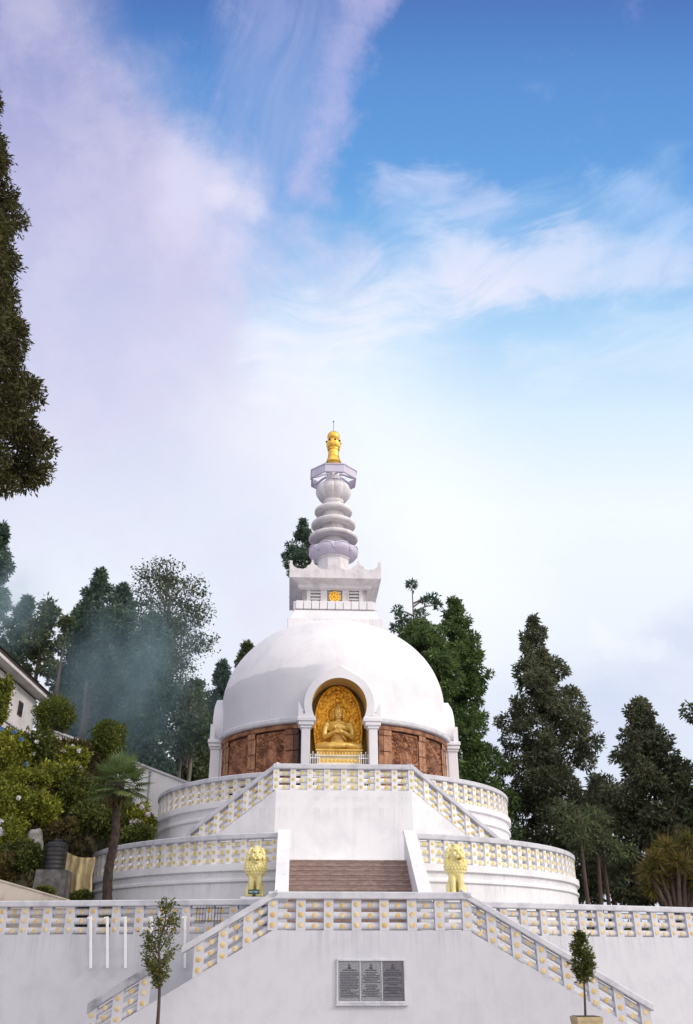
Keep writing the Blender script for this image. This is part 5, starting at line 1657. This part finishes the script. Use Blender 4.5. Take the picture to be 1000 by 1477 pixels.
# ------------------------------------------------------------------ smoke drifting over the left trees
def volume_mat(name, color, dens, nscale, lo, hi):
    m = bpy.data.materials.new(name); m.use_nodes = True; t = NT(m.node_tree)
    m.node_tree.nodes.remove(m.node_tree.nodes['Principled BSDF'])
    out = m.node_tree.nodes['Material Output']
    v = t.node('ShaderNodeVolumePrincipled'); v.inputs['Color'].default_value = color; v.inputs['Anisotropy'].default_value = -0.1
    tc = t.node('ShaderNodeTexCoord')
    ln = t.node('ShaderNodeVectorMath', operation='LENGTH'); t.l.new(tc.outputs['Object'], ln.inputs[0])
    n = t.noise(t.scaled(tc.outputs['Object'], 1, 1, .7), nscale, 3, .55, .6)
    fall = t.smooth(ln.outputs['Value'], 1.0, .15)
    t.put(v.inputs['Density'], t.m('MULTIPLY', t.m('MULTIPLY', fall, t.smooth(n, lo, hi)), dens))
    t.l.new(v.outputs[0], out.inputs['Volume'])
    return m
SMOKE = volume_mat('blue_smoke', (.62, .90, 1.0, 1), .19, 1.5, .34, .70)
for (u, v, Y, sx, sy, sz, lb) in ((190, 985, 53.5, 160, 4.0, 185, 'bluish smoke drifting in front of the tight pair of conifers'), (12, 868, 56, 95, 3.6, 95, 'bluish smoke drifting above the house roof')):
    p = W(u, v, Y)
    m = MB(); m.add(*ico((0, 0, 0), (1, 1, 1), None, 3))
    o = m.build('smoke', SMOKE, None, smooth=180)
    o.location = p; o.scale = (sx * mpp(v, Y), sy, sz * mpp(v, Y))
    o['label'] = lb; o['kind'] = 'stuff'

# ------------------------------------------------------------------ sky
def sky():
    w = bpy.data.worlds.new('World'); sc.world = w; w.use_nodes = True
    t = NT(w.node_tree); nd = w.node_tree.nodes
    bg = nd['Background']; out = nd['World Output']
    tc = t.node('ShaderNodeTexCoord'); d = tc.outputs['Generated']
    def dot(vec):
        o = t.node('ShaderNodeVectorMath', operation='DOT_PRODUCT'); t.l.new(d, o.inputs[0]); o.inputs[1].default_value = vec
        return o.outputs['Value']
    f = dot((0, CP, SP)); r = dot((1, 0, 0)); up = dot((0, -SP, CP)); zz = dot((0, 0, 1))
    fc = t.m('MAXIMUM', f, .2)
    # a gnomonic chart of the northern sky: x to the east, y downwards, both in thousandths of FPX
    x0 = t.m('ADD', t.m('MULTIPLY', t.m('DIVIDE', r, fc), 1.25), .484)
    y0 = t.m('SUBTRACT', .7385, t.m('MULTIPLY', t.m('DIVIDE', up, fc), 1.25))
    def off(vec):
        o = t.node('ShaderNodeVectorMath', operation='ADD'); t.l.new(d, o.inputs[0]); o.inputs[1].default_value = vec
        return o.outputs[0]
    nA, nB = t.noise(d, 2.4, 2, .5), t.noise(off((3.1, 1.7, 5.2)), 2.4, 2, .5)          # slow bends
    mA, mB = t.noise(off((7.7, 2.2, 1.1)), 9.0, 6, .6), t.noise(off((1.3, 8.4, 4.6)), 9.0, 6, .6)  # torn edges
    nF = t.noise(off((2.2, 2.9, 7.1)), 15.0, 9, .64, .25)
    nL = t.noise(off((5.5, .4, 3.3)), 7.0, 9, .62, .2)
    def fibres(ang, sx, sy, seed):
        c3 = t.node('ShaderNodeCombineXYZ'); ca, sa = math.cos(ang), math.sin(ang)
        u_ = t.m('ADD', t.m('MULTIPLY', x0, ca), t.m('MULTIPLY', y0, sa)); v_ = t.m('SUBTRACT', t.m('MULTIPLY', y0, ca), t.m('MULTIPLY', x0, sa))
        v_ = t.m('ADD', v_, t.m('MULTIPLY', t.m('SUBTRACT', nA, .5), .5))
        t.put(c3.inputs[0], t.m('MULTIPLY', u_, sx)); t.put(c3.inputs[1], t.m('MULTIPLY', v_, sy)); c3.inputs[2].default_value = seed
        return t.noise(c3.outputs[0], 1.0, 8, .62, .5)
    nW = fibres(rad(-17), 5.0, 17.0, 2.0)                         # strands along the eastern arc
    nV = fibres(rad(109), 5.0, 19.0, 5.0)                         # strands along the rising streak
    bend = lambda p0, n1, n2: t.m('ADD', p0, t.m('ADD', t.m('MULTIPLY', t.m('SUBTRACT', n1, .5), .10), t.m('MULTIPLY', t.m('SUBTRACT', n2, .5), .13)))
    x, y = bend(x0, nA, mA), bend(y0, nB, mB)
    col = t.ramp(y0, [(0.0, lin((46, 108, 190))), (.12, lin((70, 142, 216))), (.26, lin((90, 160, 226))), (.38, lin((128, 186, 236))), (.48, lin((170, 210, 244))), (.60, lin((214, 234, 250))), (.74, lin((240, 247, 254))), (.95, lin((232, 238, 249))), (1.0, lin((220, 228, 243)))])
    sk = t.node('ShaderNodeTexSky'); sk.sky_type = 'NISHITA'; sk.sun_disc = False
    sk.sun_elevation = SUN_EL; sk.sun_rotation = SUN_ROT; sk.altitude = 2000; sk.air_density = 1.0; sk.dust_density = 1.0
    skc = t.node('ShaderNodeMix', data_type='RGBA'); skc.blend_type = 'MULTIPLY'
    skc.inputs[0].default_value = 1; t.l.new(sk.outputs[0], skc.inputs[6]); skc.inputs[7].default_value = (.1, .1, .1, 1)
    col = t.mix(t.m('MULTIPLY', t.smooth(y0, .5, .1), .15), col, skc.outputs[2])
    col = t.mix(.10, col, lin((186, 192, 214)))
    def add(col, mask, colour, amount, nz=None, lo=.34, hi=1.40, k=2.0):
        if nz is not None: mask = t.smooth(t.m('ADD', mask, t.m('MULTIPLY', t.m('SUBTRACT', nz, .5), k)), lo, hi)
        return t.mix(t.m('MULTIPLY', mask, amount * .92, clamp=True), col, colour)
    def capsule(ax, ay, bx, by, w, soft=1.0):
        """mask 1 on the segment a-b falling to 0 at distance w"""
        dx, dy = bx - ax, by - ay; L2 = dx * dx + dy * dy
        px, py = t.m('SUBTRACT', x, ax), t.m('SUBTRACT', y, ay)
        h = t.m('DIVIDE', t.m('ADD', t.m('MULTIPLY', px, dx), t.m('MULTIPLY', py, dy)), L2, clamp=True)
        ex, ey = t.m('SUBTRACT', px, t.m('MULTIPLY', h, dx)), t.m('SUBTRACT', py, t.m('MULTIPLY', h, dy))
        dd = t.m('SQRT', t.m('ADD', t.m('MULTIPLY', ex, ex), t.m('MULTIPLY', ey, ey)))
        return t.smooth(dd, w, w * .08)
    # the lavender bank filling the west
    e = t.m('SUBTRACT', t.m('ADD', .160, t.m('MULTIPLY', y, .54)), x)
    bank = t.smooth(t.m('ADD', e, t.m('MULTIPLY', t.m('SUBTRACT', nL, .5), .16)), -.07, .10)
    bcol = t.ramp(y0, [(0.0, lin((142, 150, 198))), (.12, lin((160, 164, 208))), (.28, lin((188, 184, 220))), (.45, lin((204, 202, 230))), (.60, lin((206, 208, 233))), (.74, lin((218, 224, 241))), (.9, lin((232, 238, 248)))])
    bcol = t.mix(t.m('MULTIPLY', t.smooth(nL, .40, .66), .40), bcol, lin((220, 212, 234)))
    bcol = t.mix(t.m('MULTIPLY', t.smooth(nA, .60, .36), .30), bcol, lin((176, 182, 220)))
    bcol = t.mix(t.m('MULTIPLY', t.smooth(nF, .44, .62), .14), bcol, lin((232, 226, 242)))
    col = t.mix(t.m('MULTIPLY', bank, .95), col, bcol)
    # veil between bank and streak, then the streak itself
    col = add(col, capsule(.43, -.04, .37, .30, .17), lin((176, 184, 228)), .55, nV, .22, 1.4, 1.5)
    col = add(col, capsule(.545, -.05, .460, .26, .070), lin((200, 194, 232)), .62, nF, .20, 1.45, 2.6)
    col = add(col, capsule(.30, .26, .47, .42, .16), lin((216, 214, 238)), .85, nL)
    col = add(col, capsule(.30, .265, .37, .29, .05), lin((230, 226, 242)), .6, nF)
    # the long arc rising to the east
    col = add(col, capsule(.42, .50, .70, .40, .15), lin((230, 232, 247)), .95, nW)
    col = add(col, capsule(.68, .40, .80, .355, .12), lin((230, 228, 244)), .95, nW)
    col = add(col, capsule(.78, .36, .97, .39, .10), lin((218, 224, 245)), .85, nW)
    col = add(col, capsule(.57, .26, .70, .275, .075), lin((190, 202, 238)), .8, nW)
    col = add(col, capsule(.60, .34, .95, .31, .16), lin((182, 208, 243)), .5, nW)
    col = add(col, capsule(.86, .27, 1.0, .33, .08), lin((172, 202, 242)), .7, nW)
    col = add(col, capsule(.80, .52, 1.0, .47, .12), lin((222, 234, 248)), .6, nW)
    col = add(col, capsule(.48, .62, .62, .86, .28), lin((248, 250, 254)), .6)
    col = add(col, capsule(.86, .99, 1.05, .90, .15), lin((202, 212, 235)), .9, nL)
    col = add(col, capsule(.92, 1.02, .70, 1.06, .15), lin((208, 217, 237)), .75, nL)
    col = add(col, capsule(.87, .915, .96, .93, .035), lin((246, 247, 252)), .45, nF)
    # the sky over the viewer's shoulder: unseen, brightened to light the front walls, strongest towards the evening sun
    sd = dot(tuple(SUN_DIR))
    back = t.mix(t.smooth(sd, -.4, 1.0), BACK_A, BACK_B)
    col = t.mix(t.smooth(f, .62, .38), col, back)
    col = t.mix(t.smooth(zz, .0, -.08), col, (.30, .30, .31, 1))
    t.l.new(col, bg.inputs['Color']); bg.inputs['Strength'].default_value = 1.0
    w.cycles.sampling_method = 'MANUAL'; w.cycles.sample_map_resolution = 512
SUN_DIR = Vector((.80, -.38, .50)).normalized()             # towards the sun: east of the viewer, softened by cloud
SUN_EL = math.asin(SUN_DIR.z); SUN_ROT = math.atan2(SUN_DIR.x, SUN_DIR.y)
BACK_A = (.68, .70, .86, 1); BACK_B = (1.52, 1.45, 1.42, 1)
sky()
sl = bpy.data.lights.new('sun', 'SUN'); sl.energy = 1.3; sl.angle = rad(12); sl.color = (1.0, .93, .86)
so = bpy.data.objects.new('sun', sl); COL.objects.link(so)
so.rotation_euler = (-SUN_DIR).to_track_quat('-Z', 'Y').to_euler()
so.location = (30, -10, 40)

# ------------------------------------------------------------------ camera
cd = bpy.data.cameras.new('camera'); co = bpy.data.objects.new('camera', cd); COL.objects.link(co)
co.location = (0, 0, EYE); co.rotation_euler = (rad(90) + PITCH, 0, 0)
cd.sensor_fit = 'VERTICAL'; cd.sensor_height = 36.0; cd.sensor_width = 24.37
cd.lens = 36.0 * FPX / 1477.0
cd.shift_x = (500.0 - U0) / 1477.0
cd.clip_end = 3000; cd.clip_start = .1
sc.camera = co
sc.view_settings.view_transform = 'Standard'; sc.view_settings.look = 'None'
sc.view_settings.exposure = 0.13; sc.view_settings.gamma = 1.0
sc.cycles.max_bounces = 6; sc.cycles.diffuse_bounces = 3; sc.cycles.glossy_bounces = 3; sc.cycles.transparent_max_bounces = 6; sc.cycles.volume_bounces = 0
sc.cycles.use_denoising = True
